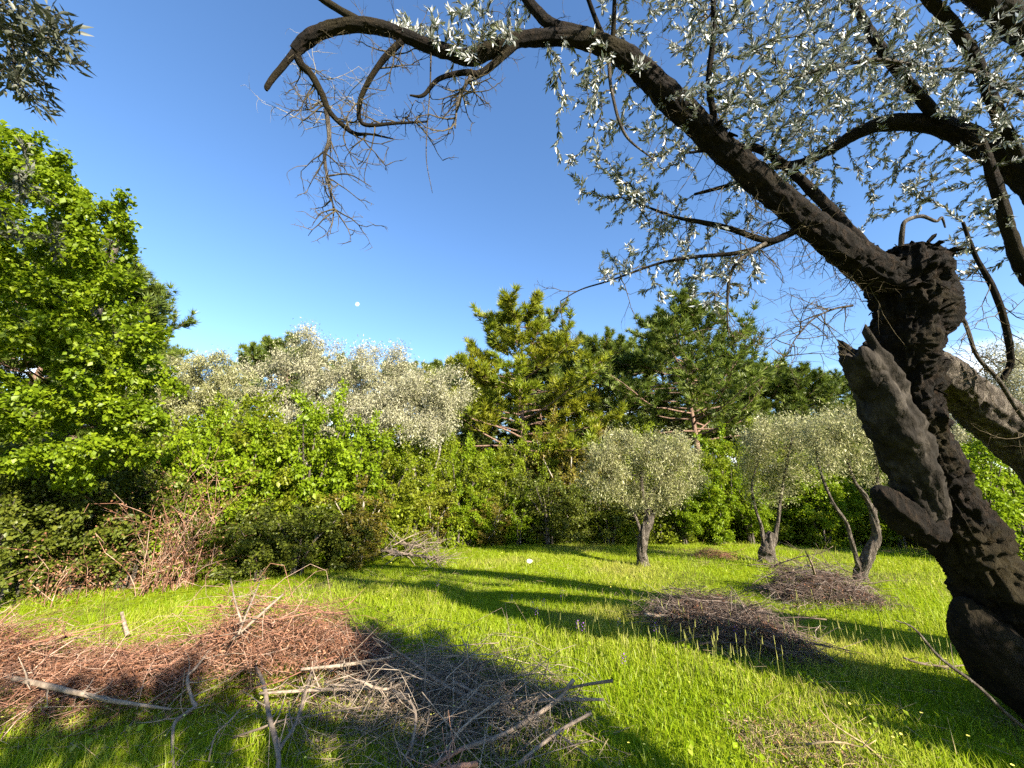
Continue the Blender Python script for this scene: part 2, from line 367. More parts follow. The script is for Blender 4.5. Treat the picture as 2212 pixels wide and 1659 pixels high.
def dry_mask(x, y):
    """1 where cut brush smothers the grass"""
    d = np.exp(-(((x+2.6)/2.2)**2+((y-3.9)/0.9)**2))
    d = np.maximum(d, 0.85*np.exp(-(((x+0.6)/1.3)**2+((y-3.2)/0.9)**2)))
    d = np.maximum(d, 0.8*np.exp(-(((x-1.75)/0.75)**2+((y-2.95)/0.35)**2)))
    return d
def grass():
    rng = rs(11); N = 390000
    r = 1.5*(22/1.5)**rng.random(N)**0.92
    az = R(74)*(2*rng.random(N)-1)
    x = r*np.sin(az); y = r*np.cos(az)-0.2
    k = rng.random(N) > 0.72*dry_mask(x, y)
    # the thicket keeps the meadow grass out
    k &= (y < 14.5 + 0.5*np.sin(x)) & (y > -1) & ~((x < -2.2) & (y > 7.2+0.9*(x+2.2)*0.0 + 1.6*np.clip(x+6, 0, 4)*0.5))
    x, y, r = x[k], y[k], r[k]; n = len(x)
    pn = vnoise(np.stack([x*.9, y*.9, 0*x+3], -1)); pn2 = vnoise(np.stack([x*4, y*4, 0*x+9], -1))
    h = (0.092+0.035*pn+0.024*pn2)*(0.6+0.8*rng.random(n))
    h *= 1-0.45*dry_mask(x, y)
    tall = rng.random(n) < 0.02; h = np.where(tall, h*1.9, h)
    w = (0.0022+0.0013*rng.random(n))*np.sqrt(np.clip(r, 2, 30)/2.2)*0.8
    a = rng.random(n)*2*math.pi; lean = (0.15+0.55*rng.random(n))*h
    la = a+rng.normal(size=n)*0.9
    b = np.stack([x, y, H(x, y)-0.01], -1)
    side = np.stack([np.cos(a), np.sin(a), 0*a], -1)*w[:, None]
    ln = np.stack([np.cos(la), np.sin(la), 0*la], -1)*lean[:, None]
    up = np.stack([0*h, 0*h, h], -1)
    m1 = b+up*.55+ln*.3; tip = b+up*(1-0.3*(lean/h)[:, None])+ln
    V = np.stack([b-side, b+side, m1+side*.8, m1-side*.8, tip], 1).reshape(-1, 3)
    o5 = (np.arange(n)*5)[:, None]
    Q = o5+np.array([[0, 1, 2, 3]]); T = o5+np.array([[3, 2, 4]])
    dry = np.clip(vnoise(np.stack([x*.42, y*.42, 0*x+14], -1))-.12, 0, 1)+.35*dry_mask(x, y)
    rn = np.clip(0.44+0.3*pn+0.5*dry+0.18*rng.normal(size=n), 0, 0.92); rn = np.where(rng.random(n) < 0.04, 1.0, rn)
    far = r > 5.5
    Vf = np.stack([b-side, b+side, tip], 1)[far].reshape(-1, 3); m = int(far.sum()); nn = int((~far).sum())
    Vn = V.reshape(-1, 5, 3)[~far].reshape(-1, 3); o5 = (np.arange(nn)*5)[:, None]; Q = o5+np.array([[0, 1, 2, 3]]); T = o5+np.array([[3, 2, 4]])
    T = np.vstack([T, nn*5+np.arange(m*3).reshape(-1, 3)])
    me = mk_mesh('meadow_grass', np.vstack([Vn, Vf]), [Q, T], np.concatenate([np.repeat(rn[~far], 5), np.repeat(rn[far], 3)]))
    tag(link('meadow_grass', me, M['grass']), 'lush bright green spring grass covering the meadow', 'grass', kind='stuff')
grass()

def weeds():
    rng = rs(12); n = 550; k = 6
    r = 1.8*(12/1.8)**rng.random(n); az = R(66)*(2*rng.random(n)-1); x = r*np.sin(az); y = r*np.cos(az)
    keep = vnoise(np.stack([x*1.1, y*1.1, 0*x+5], -1)) > .0
    x, y = np.repeat(x[keep], k), np.repeat(y[keep], k); m = len(x); x = x+rng.normal(size=m)*.03; y = y+rng.normal(size=m)*.03
    a = rng.random(m)*6.28; d = np.stack([np.cos(a), np.sin(a), .3+.9*rng.random(m)], -1)
    V, Fs, kk = scatter(LEAF_FAR, np.stack([x, y, H(x, y)+.02+.07*rng.random(m)], -1), d, np.tile([0, 0, 1.0], (m, 1))+rng.normal(size=(m, 3))*.3, .022+.03*rng.random(m))
    tag(link('meadow_weeds', mk_mesh('meadow_weeds', V, Fs, np.repeat(rng.random(m), kk)), M['grass']), 'broad-leaved weeds growing low among the meadow grass', 'weeds', kind='stuff')
    n = 11000; r = 1.7*(11/1.7)**rng.random(n); az = R(68)*(2*rng.random(n)-1); x = r*np.sin(az); y = r*np.cos(az)
    keep = (vnoise(np.stack([x*.8, y*.8, 0*x+21], -1))+1.4*dry_mask(x, y)+.25*rng.normal(size=n)) > .35
    x, y = x[keep], y[keep]; m = len(x); a = rng.random(m)*6.28; l = .05+.16*rng.random(m)
    p = np.stack([x, y, H(x, y)+.015+.06*rng.random(m)], -1); q = p+np.stack([np.cos(a)*l, np.sin(a)*l, .05*rng.normal(size=m)], -1)
    b = Buf(); V, Fs = prisms(p, q, .0018, .0012, 3); b.add(V, Fs, np.repeat(rng.random(m), 6))
    tag(link('dry_straw', b.mesh('dry_straw'), M['straw']), 'bleached dry stalks scattered through the grass', 'straw', kind='stuff')
weeds()

# ------------------------------------------------------------------ trees by space colonisation
def colonize(nodes, parents, attr, step, infl, kill, iters, rng, jitter=0.25, trop=(0, 0, 0)):
    nodes = [np.asarray(p, float) for p in nodes]; parents = list(parents)
    A = np.asarray(attr, float); alive = np.ones(len(A), bool)
    best = np.full(len(A), 1e9); bi = np.zeros(len(A), int)
    def upd(idx):
        nonlocal best, bi
        for s in range(0, len(idx), 256):
            ids = idx[s:s+256]
            Nn = np.array([nodes[i] for i in ids])
            D = np.linalg.norm(A[:, None]-Nn[None], axis=2)
            m = D.argmin(1); dm = D[np.arange(len(A)), m]
            u = dm < best; best[u] = dm[u]; bi[u] = np.asarray(ids)[m[u]]
    upd(list(range(len(nodes))))
    last = {}
    for it in range(iters):
        alive &= best > kill
        act = alive & (best < infl)
        if not act.any(): break
        ids = np.where(act)[0]; own = bi[ids]
        Nd = np.array([nodes[i] for i in own])
        D = nrm(A[ids]-Nd)
        uq, inv = np.unique(own, return_inverse=True)
        S = np.zeros((len(uq), 3)); np.add.at(S, inv, D)
        S = nrm(nrm(S)+rng.normal(size=S.shape)*jitter+np.asarray(trop))
        new = []
        for q, (i, s) in enumerate(zip(uq, S)):
            p = nodes[i]+s*step*(0.8+0.4*rng.random())
            last[i] = last.get(i, 0)+1
            if last[i] > 4:
                alive[ids[inv == q]] = False; continue
            nodes.append(p); parents.append(i); new.append(len(nodes)-1)
        if not new: continue
        upd(new)
    return np.array(nodes), np.array(parents)
def pipe_radii(parents, tip, expo=2.3, n_fixed=0, fixed=None, rmax=None):
    n = len(parents); acc = np.zeros(n); nch = np.bincount(parents[parents >= 0], minlength=n)
    r = np.zeros(n)
    order = range(n-1, -1, -1)
    for i in order:
        r[i] = tip if nch[i] == 0 else acc[i]**(1/expo)
        p = parents[i]
        if p >= 0: acc[p] += r[i]**expo
    if rmax: r = np.minimum(r, rmax)
    return r, nch
def lobe_points(rng, lobes, gap=-.28):
    out = []
    for (c, rad, n) in lobes:
        d = rnd_dirs(rng, n); u = rng.random(n)**(1/2.4)
        u = np.where(rng.random(n) < .14, u*1.35, u)          # shoots that break the outline
        out.append(np.asarray(c)+d*u[:, None]*np.asarray(rad))
    out = np.concatenate(out)
    if gap > -1:
        sc = 1.0/max(.25, np.median([max(l[1]) for l in lobes])); k = vnoise(out*sc*1.7+11.3) > gap
        out = out[k] if k.sum() > 20 else out
    return out
def place_leaves(rng, nodes, parents, nch, cand, n, tm, size, sigma, droop=0.15, spread=0.9, vary=0.3):
    """leaves on the young wood"""
    pick = rng.choice(cand, n)
    a = nodes[parents[pick]]; b = nodes[pick]
    t = rng.random(n)[:, None]
    pos = a*(1-t)+b*t+rng.normal(size=(n, 3))*sigma
    d = nrm(nrm(b-a)*0.8+rng.normal(size=(n, 3))*spread*0.7+np.array([0, 0, -droop]))
    up = nrm(np.array([0, 0, 1.0])+rng.normal(size=(n, 3))*0.6)
    sc = size*(1+vary*rng.normal(size=n)).clip(0.5, 1.7)
    V, Fs, k = scatter(tm, pos, d, up, sc)
    clump = vnoise(nodes[pick]*2.3)
    rn = np.clip(0.5+0.22*clump+0.2*rng.normal(size=n), 0, 1)
    return V, Fs, np.repeat(rn, k)
def make_tree(name, label, cat, base, stems, lobes, leaf_n, leaf, leaf_size, mats, seed, step=0.22, infl=2.5, kill=0.32,
              group=None, sigma=0.06, tip=0.006, iters=60, droop=0.15, rough=0.12, sides=12, flute=0.0, trunk_vis=True, twig_r=None, jitter=.25, trop=(0, 0, .05)):
    """stems: list of (points, radii) relative to base. Returns the tree's Empty."""
    rng = rs(seed); root = thing(name, label, cat, tuple(base), group)
    nodes = []; parents = []; wood = Buf()
    for pts, rad in stems:
        sp, sr = smooth_line(pts, rad, 5)
        V, Fs = tube(*smooth_line(pts, np.asarray(rad)*(.7 if flute else 1), 12 if flute else 5), sides*(2 if flute else 1), rough, 7.0, flute, seed=seed, plates=.03 if flute else 0, twist=2.5 if flute else .6); wood.add(V, Fs)
        s0 = len(nodes)
        for i, p in enumerate(sp):
            nodes.append(p); parents.append(s0+i-1 if i else -1)
    nf = len(nodes)
    # only the upper half of each stem may sprout
    A = lobe_points(rng, lobes)
    nd, pr = colonize(nodes, parents, A, step, infl, kill, iters, rng, jitter, trop)
    r, nch = pipe_radii(pr, tip)
    new = np.arange(nf, len(nd))
    if len(new):
        par = pr[new]; rp = np.minimum(np.where(par < nf, r[new]*1.15, r[par]), 0.09); rc = np.minimum(r[new], 0.09)
        big = rc > 0.02
        for sel, sd in ((big, 6), (~big, 3)):
            if sel.any():
                V, Fs = prisms(nd[par[sel]], nd[new[sel]], rp[sel], rc[sel], sd); wood.add(V, Fs, 0.5)
    link('trunk', wood.mesh('trunk', True), mats[0], root)
    depth_c = new[r[new] < tip*2.6] if len(new) else np.arange(nf)
    if len(depth_c) < 5: depth_c = new
    V, Fs, rn = place_leaves(rng, nd, pr, nch, depth_c, leaf_n, leaf, leaf_size, sigma, droop)
    tag(link('crown', mk_mesh('crown', V, Fs, rn), mats[1], root), kind='stuff')
    return root
def L(*a): return np.array(a, float)

# ------------------------------------------------------------------ the old olive in the foreground
def hero_olive():
    rng = rs(5)
    base = G(2420, 1610); base[2] -= 0.03
    root = thing('olive_tree', 'old pollarded olive leaning in from the side with black knobby trunk and long arching limb', 'tree', tuple(base))
    def pl(pp): return [P(a, b, z) for a, b, z, w in pp], [w*0.5*z/F for a, b, z, w in pp]
    def part(name, pp, mat, sub=6, sides=14, rough=0.16, freq=9, flute=0.0, seed=1, plates=.022):
        p, r = pl(pp); r = [q*((.80 if name == 'trunk' else .68 if name == 'limb' else .84) if max(r) > .03 else 1) for q in r]; sp, sr = smooth_line(p, r, sub)
        fp, fr = smooth_line(p, r, sub*(4 if max(r) > .03 else 2)); big = max(r) > .03
        V, Fs = tube(fp-base, fr, sides*(3 if max(r) > .07 else 2 if big else 1), rough, freq, flute, seed=seed, plates=plates if big else 0)
        b = Buf(); b.add(V, Fs); return link(name, b.mesh(name, not big), mat, root), sp, sr
    nodes = []; parents = []; fixed_r = []
    def reg(sp, sr, start=0):
        s0 = len(nodes)
        for i in range(start, len(sp)):
            nodes.append(sp[i]); parents.append(s0+i-start-1 if i > start else -1); fixed_r.append(sr[i])
    bx, by, bz = base
    # trunk from the ground to the pollard head
    zb = 2.80
    tp = [(2470, 1700, zb, 330), (2400, 1600, zb, 270), (2290, 1475, zb, 215), (2195, 1352, 2.78, 180), (2125, 1235, 2.75, 146), (2062, 1122, 2.72, 136), (2008, 1020, 2.68, 130), (1976, 930, 2.64, 122),
          (1960, 850, 2.60, 118), (1958, 770, 2.57, 128), (1966, 690, 2.54, 146), (1966, 625, 2.52, 158), (1968, 575, 2.50, 146), (1972, 545, 2.50, 110), (1974, 530, 2.50, 50)]
    _, sp, sr = part('trunk', tp, M['bark_olive'], 8, 30, 0.30, 9, 0.05, seed=2, plates=.055); trunk_sp, trunk_sr = sp, sr
    # bare weathered face and broken stub on its left flank
    st = [(2010, 1110, 2.60, 70), (1970, 1010, 2.58, 84), (1932, 920, 2.55, 86), (1896, 840, 2.54, 82), (1870, 790, 2.53, 74), (1856, 768, 2.53, 66)]
    p, r = pl(st); s2, r2 = smooth_line(p, r, 20); V, Fs = tube(s2-base, r2, 64, 0.26, 8, 0.08, seed=4, cap=False, plates=.03)
    n = 64; ring = V[-n:]                                   # jagged torn rim
    V[-n:] += nrm(s2[-1]-s2[-6])*(0.14*np.clip(vnoise(np.stack([np.cos(np.arange(n)*2*math.pi/n)*2.2, np.sin(np.arange(n)*2*math.pi/n)*2.2, np.full(n, 4.4)], -1))+.35, 0, 1.2)+.03*rng.random(n))[:, None]
    inner = np.vstack([ring+(np.mean(ring, 0)-ring)*0.35, ring+(np.mean(ring, 0)-ring)*0.5-nrm(s2[-1]-s2[-4])*0.18, [np.mean(ring, 0)-nrm(s2[-1]-s2[-4])*0.2]])
    o = len(V); V = np.vstack([V, inner]); j = np.arange(n); k = (j+1) % n
    Fs.append(np.concatenate([np.stack([o-n+j, o-n+k, o+k, o+j], -1), np.stack([o+j, o+k, o+n+k, o+n+j], -1)])); tri = np.stack([o+n+j, o+n+k, np.full(n, o+2*n)], -1)
    b = Buf(); b.add(V, Fs+[tri]); tag(link('broken_stub', b.mesh('broken_stub', True), M['bark_bare'], root), 'pale weathered broken stub with torn top')
    part('stub', [(2010, 1150, 2.62, 80), (1960, 1120, 2.60, 84), (1922, 1085, 2.58, 66), (1903, 1062, 2.57, 44), (1898, 1050, 2.57, 16)], M['bark_olive'], 6, 20, .3, 9, .06, 6)
    part('burl', [(2250, 1500, 2.72, 150), (2180, 1440, 2.70, 150), (2125, 1375, 2.69, 118), (2100, 1335, 2.69, 88), (2090, 1305, 2.69, 52), (2092, 1292, 2.69, 16)], M['bark_olive'], 6, 24, .16, 6, .03, 8)
    # the long limb
    lp = [(1968, 610, 2.52, 120), (1905, 590, 2.48, 112), (1850, 556, 2.45, 100), (1775, 500, 2.42, 84), (1700, 440, 2.40, 78), (1610, 365, 2.36, 76), (1530, 290, 2.33, 74), (1450, 214, 2.30, 72), (1390, 155, 2.27, 68), (1325, 108, 2.24, 60),
          (1250, 84, 2.22, 46), (1143, 83, 2.19, 44), (1071, 103, 2.17, 46), (1014, 124, 2.16, 46), (971, 114, 2.15, 42), (914, 95, 2.14, 40), (857, 71, 2.13, 40), (799, 57, 2.12, 42), (757, 55, 2.12, 42), (700, 66, 2.12, 40), (660, 88, 2.12, 40), (638, 112, 2.12, 34)]
    _, sp, sr = part('limb', lp, M['bark_olive'], 6, 22, 0.16, 11, 0.03, 3, plates=.035); reg(sp, sr, 12); limb_sp, limb_sr = sp, sr
    named = [
        ('limb', [(640, 108, 2.12, 24), (612, 142, 2.10, 20), (590, 168, 2.09, 18), (577, 188, 2.08, 17), (576, 196, 2.08, 8)], 1),
        ('limb', [(638, 110, 2.12, 26), (650, 138, 2.14, 24), (671, 160, 2.16, 22), (694, 200, 2.18, 21), (711, 240, 2.20, 19), (742, 272, 2.22, 15), (768, 289, 2.24, 12), (800, 290, 2.26, 7), (850, 300, 2.3, 4)], 1),
        ('limb', [(790, 56, 2.12, 28), (745, 28, 2.10, 24), (700, 0, 2.08, 22), (650, -35, 2.05, 18)], 0),
        ('limb', [(1325, 108, 2.24, 40), (1280, 78, 2.22, 36), (1196, 55, 2.2, 34), (1160, 25, 2.18, 30), (1130, -15, 2.15, 28), (1090, -80, 2.1, 22)], 1),
        ('limb', [(1120, 90, 2.18, 26), (1085, 122, 2.17, 24), (1065, 140, 2.16, 22), (1034, 160, 2.15, 20), (1000, 157, 2.14, 18), (948, 171, 2.13, 14), (914, 206, 2.12, 11), (885, 206, 2.11, 5)], 0),
        ('limb', [(868, 88, 2.13, 14), (828, 129, 2.15, 13), (796, 177, 2.17, 11), (777, 223, 2.19, 9), (785, 268, 2.2, 8), (857, 266, 2.25, 6), (925, 263, 2.3, 3)], 0),
        # second limb coming in from the right stem, arching over
        ('limb', [(2330, 470, 2.75, 120), (2215, 368, 2.72, 92), (2106, 308, 2.70, 64), (2031, 273, 2.70, 52), (1931, 264, 2.72, 46), (1856, 285, 2.75, 38), (1806, 315, 2.78, 32), (1731, 352, 2.82, 26), (1656, 362, 2.86, 20), (1590, 395, 2.9, 13), (1500, 420, 2.95, 8)], 1),
        ('limb', [(1870, 535, 2.48, 36), (1806, 465, 2.55, 32), (1731, 390, 2.60, 28), (1671, 340, 2.64, 25), (1625, 318, 2.66, 20), (1560, 320, 2.7, 14), (1490, 330, 2.74, 9)], 1),
        ('limb', [(2031, 262, 2.66, 32), (1975, 195, 2.6, 30), (1926, 135, 2.55, 28), (1880, 70, 2.5, 24), (1840, 0, 2.45, 20), (1800, -60, 2.4, 14)], 1),
        ('limb', [(2200, 345, 2.6, 34), (2172, 280, 2.5, 32), (2141, 210, 2.42, 30), (2111, 140, 2.36, 32), (2056, 52, 2.3, 32), (2000, -10, 2.25, 28), (1960, -60, 2.2, 20)], 1),
        ('limb', [(2290, 640, 2.7, 44), (2222, 600, 2.62, 38), (2188, 525, 2.56, 34), (2158, 425, 2.5, 32), (2135, 350, 2.46, 26), (2112, 280, 2.42, 18)], 1),
        ('limb', [(2400, 330, 2.5, 110), (2290, 130, 2.4, 90), (2190, 45, 2.3, 74), (2110, -20, 2.2, 60), (2040, -90, 2.1, 40)], 0),
        ('limb', [(1752, 480, 2.42, 16), (1700, 508, 2.43, 15), (1656, 520, 2.45, 14), (1581, 495, 2.5, 12), (1516, 480, 2.55, 10), (1456, 468, 2.6, 7), (1380, 440, 2.65, 4)], 1),
        ('limb', [(1655, 525, 2.44, 9), (1600, 560, 2.46, 8), (1576, 600, 2.48, 7), (1571, 675, 2.5, 4), (1575, 730, 2.52, 2)], 1),
        ('limb', [(1745, 476, 2.42, 12), (1690, 515, 2.45, 11), (1600, 545, 2.5, 10), (1500, 555, 2.56, 8), (1420, 570, 2.6, 6), (1321, 605, 2.64, 4), (1256, 625, 2.66, 3), (1211, 650, 2.68, 2)], 1),
        ('limb', [(1547, 300, 2.33, 16), (1540, 240, 2.28, 14), (1531, 175, 2.24, 13), (1541, 75, 2.18, 12), (1540, -20, 2.1, 10)], 1),
        ('limb', [(1310, 100, 2.24, 14), (1290, 50, 2.2, 11), (1268, -10, 2.15, 9)], 1),
        ('limb', [(1322, 100, 2.24, 12), (1326, 50, 2.2, 10), (1328, -20, 2.15, 8)], 1),
        ('limb', [(1946, 535, 2.46, 10), (1949, 500, 2.44, 9), (1956, 478, 2.43, 8), (1990, 467, 2.42, 8), (2022, 478, 2.42, 6), (2034, 470, 2.42, 5), (2042, 492, 2.42, 3)], 0),
        ('limb', [(2212, 205, 2.3, 10), (2106, 155, 2.3, 9), (2010, 150, 2.32, 8), (1906, 130, 2.34, 8), (1820, 140, 2.38, 7), (1731, 162, 2.42, 4)], 1),
        ('limb', [(1315, 130, 2.24, 8), (1322, 200, 2.2, 7), (1350, 290, 2.18, 6), (1412, 345, 2.18, 3)], 0),
        ('limb', [(1842, 660, 2.5, 5), (1800, 668, 2.5, 4), (1756, 690, 2.5, 3), (1720, 730, 2.5, 3), (1696, 770, 2.5, 1.5)], 0),
        ('limb', [(2300, 1000, 2.7, 9), (2212, 905, 2.65, 8), (2156, 820, 2.6, 8), (2111, 770, 2.58, 7), (2086, 700, 2.56, 7), (2051, 630, 2.54, 5)], 0),
        ('limb', [(2166, 820, 2.6, 10), (2183, 780, 2.58, 12), (2171, 700, 2.55, 12), (2146, 625, 2.52, 11), (2106, 550, 2.5, 9), (2080, 480, 2.48, 6)], 1),
        ('limb', [(931, 112, 2.14, 4), (929, 190, 2.14, 3), (924, 260, 2.14, 2.5), (921, 343, 2.14, 2), (934, 417, 2.14, 1.2)], 0),
        ('limb', [(1017, 165, 2.14, 8), (1000, 195, 2.14, 7), (988, 225, 2.14, 6), (983, 277, 2.14, 3)], 0),
        ('limb', [(705, 236, 2.2, 10), (711, 300, 2.2, 8), (701, 337, 2.2, 7), (707, 383, 2.2, 6), (719, 440, 2.2, 3), (731, 463, 2.2, 1.5)], 0),
        ('limb', [(707, 380, 2.2, 4), (754, 377, 2.2, 3), (802, 403, 2.2, 1.5)], 0),
        ('limb', [(2420, 1700, 2.2, 10), (2212, 1572, 2.3, 8), (2110, 1480, 2.35, 7), (2030, 1420, 2.4, 6), (1975, 1358, 2.44, 4), (1935, 1340, 2.46, 2)], 0),
    ]
    bare = []
    for i, (nm, pp, leafy) in enumerate(named):
        wmax = max(w for *_, w in pp)
        _, sp, sr = part(nm, pp, M['bark_olive'] if wmax > 10 else M['bark_grey'], 5, 14 if wmax > 30 else 8, 0.16, 11, 0.02, 10+i)
        if leafy: reg(sp, sr, 2)
        bare.append((sp, sr))
    # right-hand stems from the same root plate
    part('trunk', [(2760, 1530, 3.2, 170), (2560, 1330, 3.15, 150), (2330, 1060, 3.05, 128), (2200, 950, 3.0, 118), (2110, 875, 2.9, 108), (2040, 815, 2.8, 100), (1990, 775, 2.66, 90), (1970, 740, 2.6, 60)], M['bark_grey'], 6, 24, .2, 8, .04, 21)
    part('trunk', [(2700, 1560, 3.2, 210), (2640, 1300, 3.1, 170), (2580, 1000, 3.0, 150), (2520, 760, 2.95, 140), (2440, 600, 2.85, 130), (2350, 490, 2.78, 124), (2300, 440, 2.74, 100)], M['bark_olive'], 6, 22, .2, 8, .04, 22)
    part('trunk', [(2590, 1000, 3.0, 120), (2540, 700, 2.8, 110), (2450, 420, 2.6, 110), (2390, 310, 2.5, 100)], M['bark_olive'], 6, 20, .2, 8, .04, 23)
    # loose bark plates standing off the head of the trunk
    fl = []
    for v in range(6):
        n = 7; a = np.sort(rng.random(n)*2*math.pi); rr = 0.5+0.5*rng.random(n)
        ring = np.stack([np.cos(a)*rr*0.7, np.sin(a)*rr, 0.15*rng.normal(size=n)], -1)
        V = np.vstack([ring, ring+[0, 0, .18], [[0, 0, 0.3]], [[0, 0, -.1]]]); j = np.arange(n); k = (j+1) % n
        fl.append(mk_mesh('bark_flake', V, [np.stack([j, k, k+n, j+n], -1), np.concatenate([np.stack([j+n, k+n, np.full(n, 2*n)], -1), np.stack([k, j, np.full(n, 2*n+1)], -1)])]))
        fl[-1].materials.append(M['bark_olive'])
    for q in range(210):
        if q < 150:
            i = rng.integers(int(len(trunk_sp)*.5), len(trunk_sp)-1); c, rr = trunk_sp[i], trunk_sr[i]; ax = nrm(trunk_sp[min(i+1, len(trunk_sp)-1)]-trunk_sp[i-1])
        else:
            i = rng.integers(0, int(len(limb_sp)*.3)); c, rr = limb_sp[i], limb_sr[i]; ax = nrm(limb_sp[i+1]-limb_sp[max(i-1, 0)])
        d = rng.normal(size=3); d -= ax*np.dot(d, ax); d = nrm(d)
        s = (0.016+0.03*rng.random()**2)*(1.5 if q < 150 and i > len(trunk_sp)*.75 else 1)
        o = bpy.data.objects.new('bark_flake', fl[q % 6]); COL.objects.link(o); o.parent = root
        o.location = c+d*rr*(0.98+0.06*rng.random())-base
        zz = nrm(d*0.75+ax*rng.normal()*0.7+rng.normal(size=3)*0.35)
        o.rotation_euler = Vector(zz).to_track_quat('Y', 'Z').to_euler(); o.scale = (s, s*(1+rng.random()), s*.5)
    # twigs and leaves
    ell = [(1040, 60, 90, 70, 2.2, .25, 90), (965, 60, 110, 60, 2.25, .25, 70), (1000, 175, 60, 50, 2.2, .1, 18),
           (1260, 190, 90, 70, 2.25, .2, 34), (1330, 330, 130, 130, 2.6, .35, 90), (1420, 60, 150, 100, 2.3, .35, 130), (1640, 110, 190, 140, 2.4, .5, 260),
           (1620, 260, 190, 90, 2.65, .4, 150), (1850, 110, 200, 140, 2.5, .5, 260), (2080, 120, 170, 150, 2.5, .5, 200), (1800, 230, 160, 80, 2.6, .4, 120),
           (1470, 460, 170, 130, 2.75, .35, 120), (1430, 570, 140, 90, 2.7, .3, 70), (1560, 620, 110, 70, 2.55, .2, 40), (1700, 420, 140, 70, 2.8, .4, 50), (1910, 400, 120, 80, 2.8, .4, 60),
           (2060, 420, 90, 90, 2.7, .3, 40), (2110, 520, 70, 90, 2.6, .2, 24), (2260, 150, 160, 200, 2.6, .5, 80), (1500, -90, 400, 80, 2.3, .4, 90), (2000, -100, 300, 100, 2.5, .5, 90)]
    A = []; W = []
    for cx, cy, rx, ry, z, dz, n in ell:
        n = int(n*1.9)
        t = rng.random(n)*2*math.pi; u = np.sqrt(rng.random(n))
        for q in range(n):
            A.append(P(cx+rx*u[q]*math.cos(t[q]), cy+ry*u[q]*math.sin(t[q]), z+dz*(2*rng.random()-1)))
    A = np.array(A); A = A[vnoise(A*4.2+3.1)+.5*vnoise(A*9+1) > -.12]
    nd, pr = colonize(nodes, parents, A, 0.048, 0.9, 0.052, 80, rng, 0.4, (0, 0, -0.03))
    nf = len(nodes); r, nch = pipe_radii(pr, 0.0016, 2.2)
    new = np.arange(nf, len(nd)); par = pr[new]
    V, Fs = prisms(nd[par]-base, nd[new]-base, np.minimum(np.where(par < nf, r[new]*1.1, r[par]), .02), np.minimum(r[new], .02), 3)
    b = Buf(); b.add(V, Fs, 0.12)
    # leafless drooping sprays and the dead twig broom at the limb's end
    def spray(p0, d0, n, ln, r0, depth=0):
        segs = []
        p = np.array(p0); d = nrm(d0); k = 5
        for s in range(k):
            d = nrm(d+rng.normal(size=3)*0.22); q = p+d*ln/k
            segs.append((p, q, r0*(1-s/k*.7), r0*(1-(s+1)/k*.7)))
            if depth < 2 and rng.random() < (.8 if depth == 0 else .4):
                segs += spray(q, d*0.5+rng.normal(size=3)*0.7, n, ln*(.35+.3*rng.random()), r0*.55, depth+1)
            p = q
        return segs
    segs = []
    right, upv = L(1, 0, 0), L(0, -SP, CP)
    def iv(dx, dy): return right*dx-upv*dy+L(0, 1, 0)*0.15*rng.normal()
    for q in range(18):      # pale dead broom
        a = P(660+rng.random()*120, 165+rng.random()*130, 2.25+.15*rng.random()); segs += spray(a, iv(rng.normal()*.7+.25, -rng.random()*1.1+.25), 0, .16+.14*rng.random(), .0028)
    nbroom = len(segs)
    for sp, sr in (bare[1], bare[5], bare[-4], bare[-3]):
        for q in range(15):
            i = rng.integers(2, len(sp)); segs += spray(sp[i], iv(rng.normal()*.8, .3+rng.normal()*.6), 0, .12+.14*rng.random(), .0058)
    for sp, sr in (bare[12], bare[13], bare[14], bare[21], bare[21], bare[22], bare[23]):
        for q in range(12):
            i = rng.integers(2, len(sp)); segs += spray(sp[i], iv(rng.normal()*.7-.2, .3+rng.normal()*.5), 0, .16+.18*rng.random(), .0042)
    for q in range(50):
        i = rng.integers(14, len(limb_sp)-2); segs += spray(limb_sp[i], iv(rng.normal()*.6, rng.choice([-1, 1])*(.3+rng.random())), 0, .07+.12*rng.random(), .003)
    for q in range(26):
        i = rng.integers(8, 40); segs += spray(limb_sp[i]+L(0, .05, -.05), iv(-.5+rng.normal()*.6, .5+.5*rng.random()), 0, .17+.2*rng.random(), .0038)
    for q in range(150):      # bare twigs all through the crown
        i = rng.integers(nf, len(nd)); segs += spray(nd[i], iv(rng.normal()*.8, rng.normal()*.8), 0, .08+.14*rng.random(), .0026)
    S0 = np.array([s[0] for s in segs]); S1 = np.array([s[1] for s in segs])
    V, Fs = prisms(S0-base, S1-base, np.array([s[2] for s in segs]), np.array([s[3] for s in segs]), 3); b.add(V, Fs, np.repeat(np.where(np.arange(len(segs)) < nbroom, .8, .1), 6))
    tag(link('twig_mass', b.mesh('twig_mass'), M['twig_olive'], root), kind='stuff')
    cand = new[r[new] < .0046]
    N = 56000
    pick = np.repeat(rng.choice(cand, N//2), 2); a = nd[pr[pick]]; c = nd[pick]; t = np.repeat(rng.random(N//2), 2)[:, None]
    pos = a*(1-t)+c*t
    ax = nrm(c-a); sd = np.repeat(nrm(np.cross(ax[::2], rnd_dirs(rng, N//2))), 2, 0); sd[1::2] *= -1; sd = sd+rng.normal(size=(N, 3))*.2;   # opposite pairs
    d = nrm(ax*1.05+sd*.65+L(0, 0, -.10)); up = rnd_dirs(rng, N)+L(0, 0, .5)
    sc = (0.023+0.031*rng.random(N)**1.6)
    order = np.argsort(-(sc/np.maximum(.5, (pos-CAM)[:, 1]*CP+(pos-CAM)[:, 2]*SP)))
    q = (pos-CAM); dep = q[:, 1]*CP+q[:, 2]*SP; ix = 1106+F*q[:, 0]/dep; iy = 829.5-F*(-q[:, 1]*SP+q[:, 2]*CP)/dep
    vis = (ix > 0) & (ix < 2212) & (iy > 0) & (dep > .3)
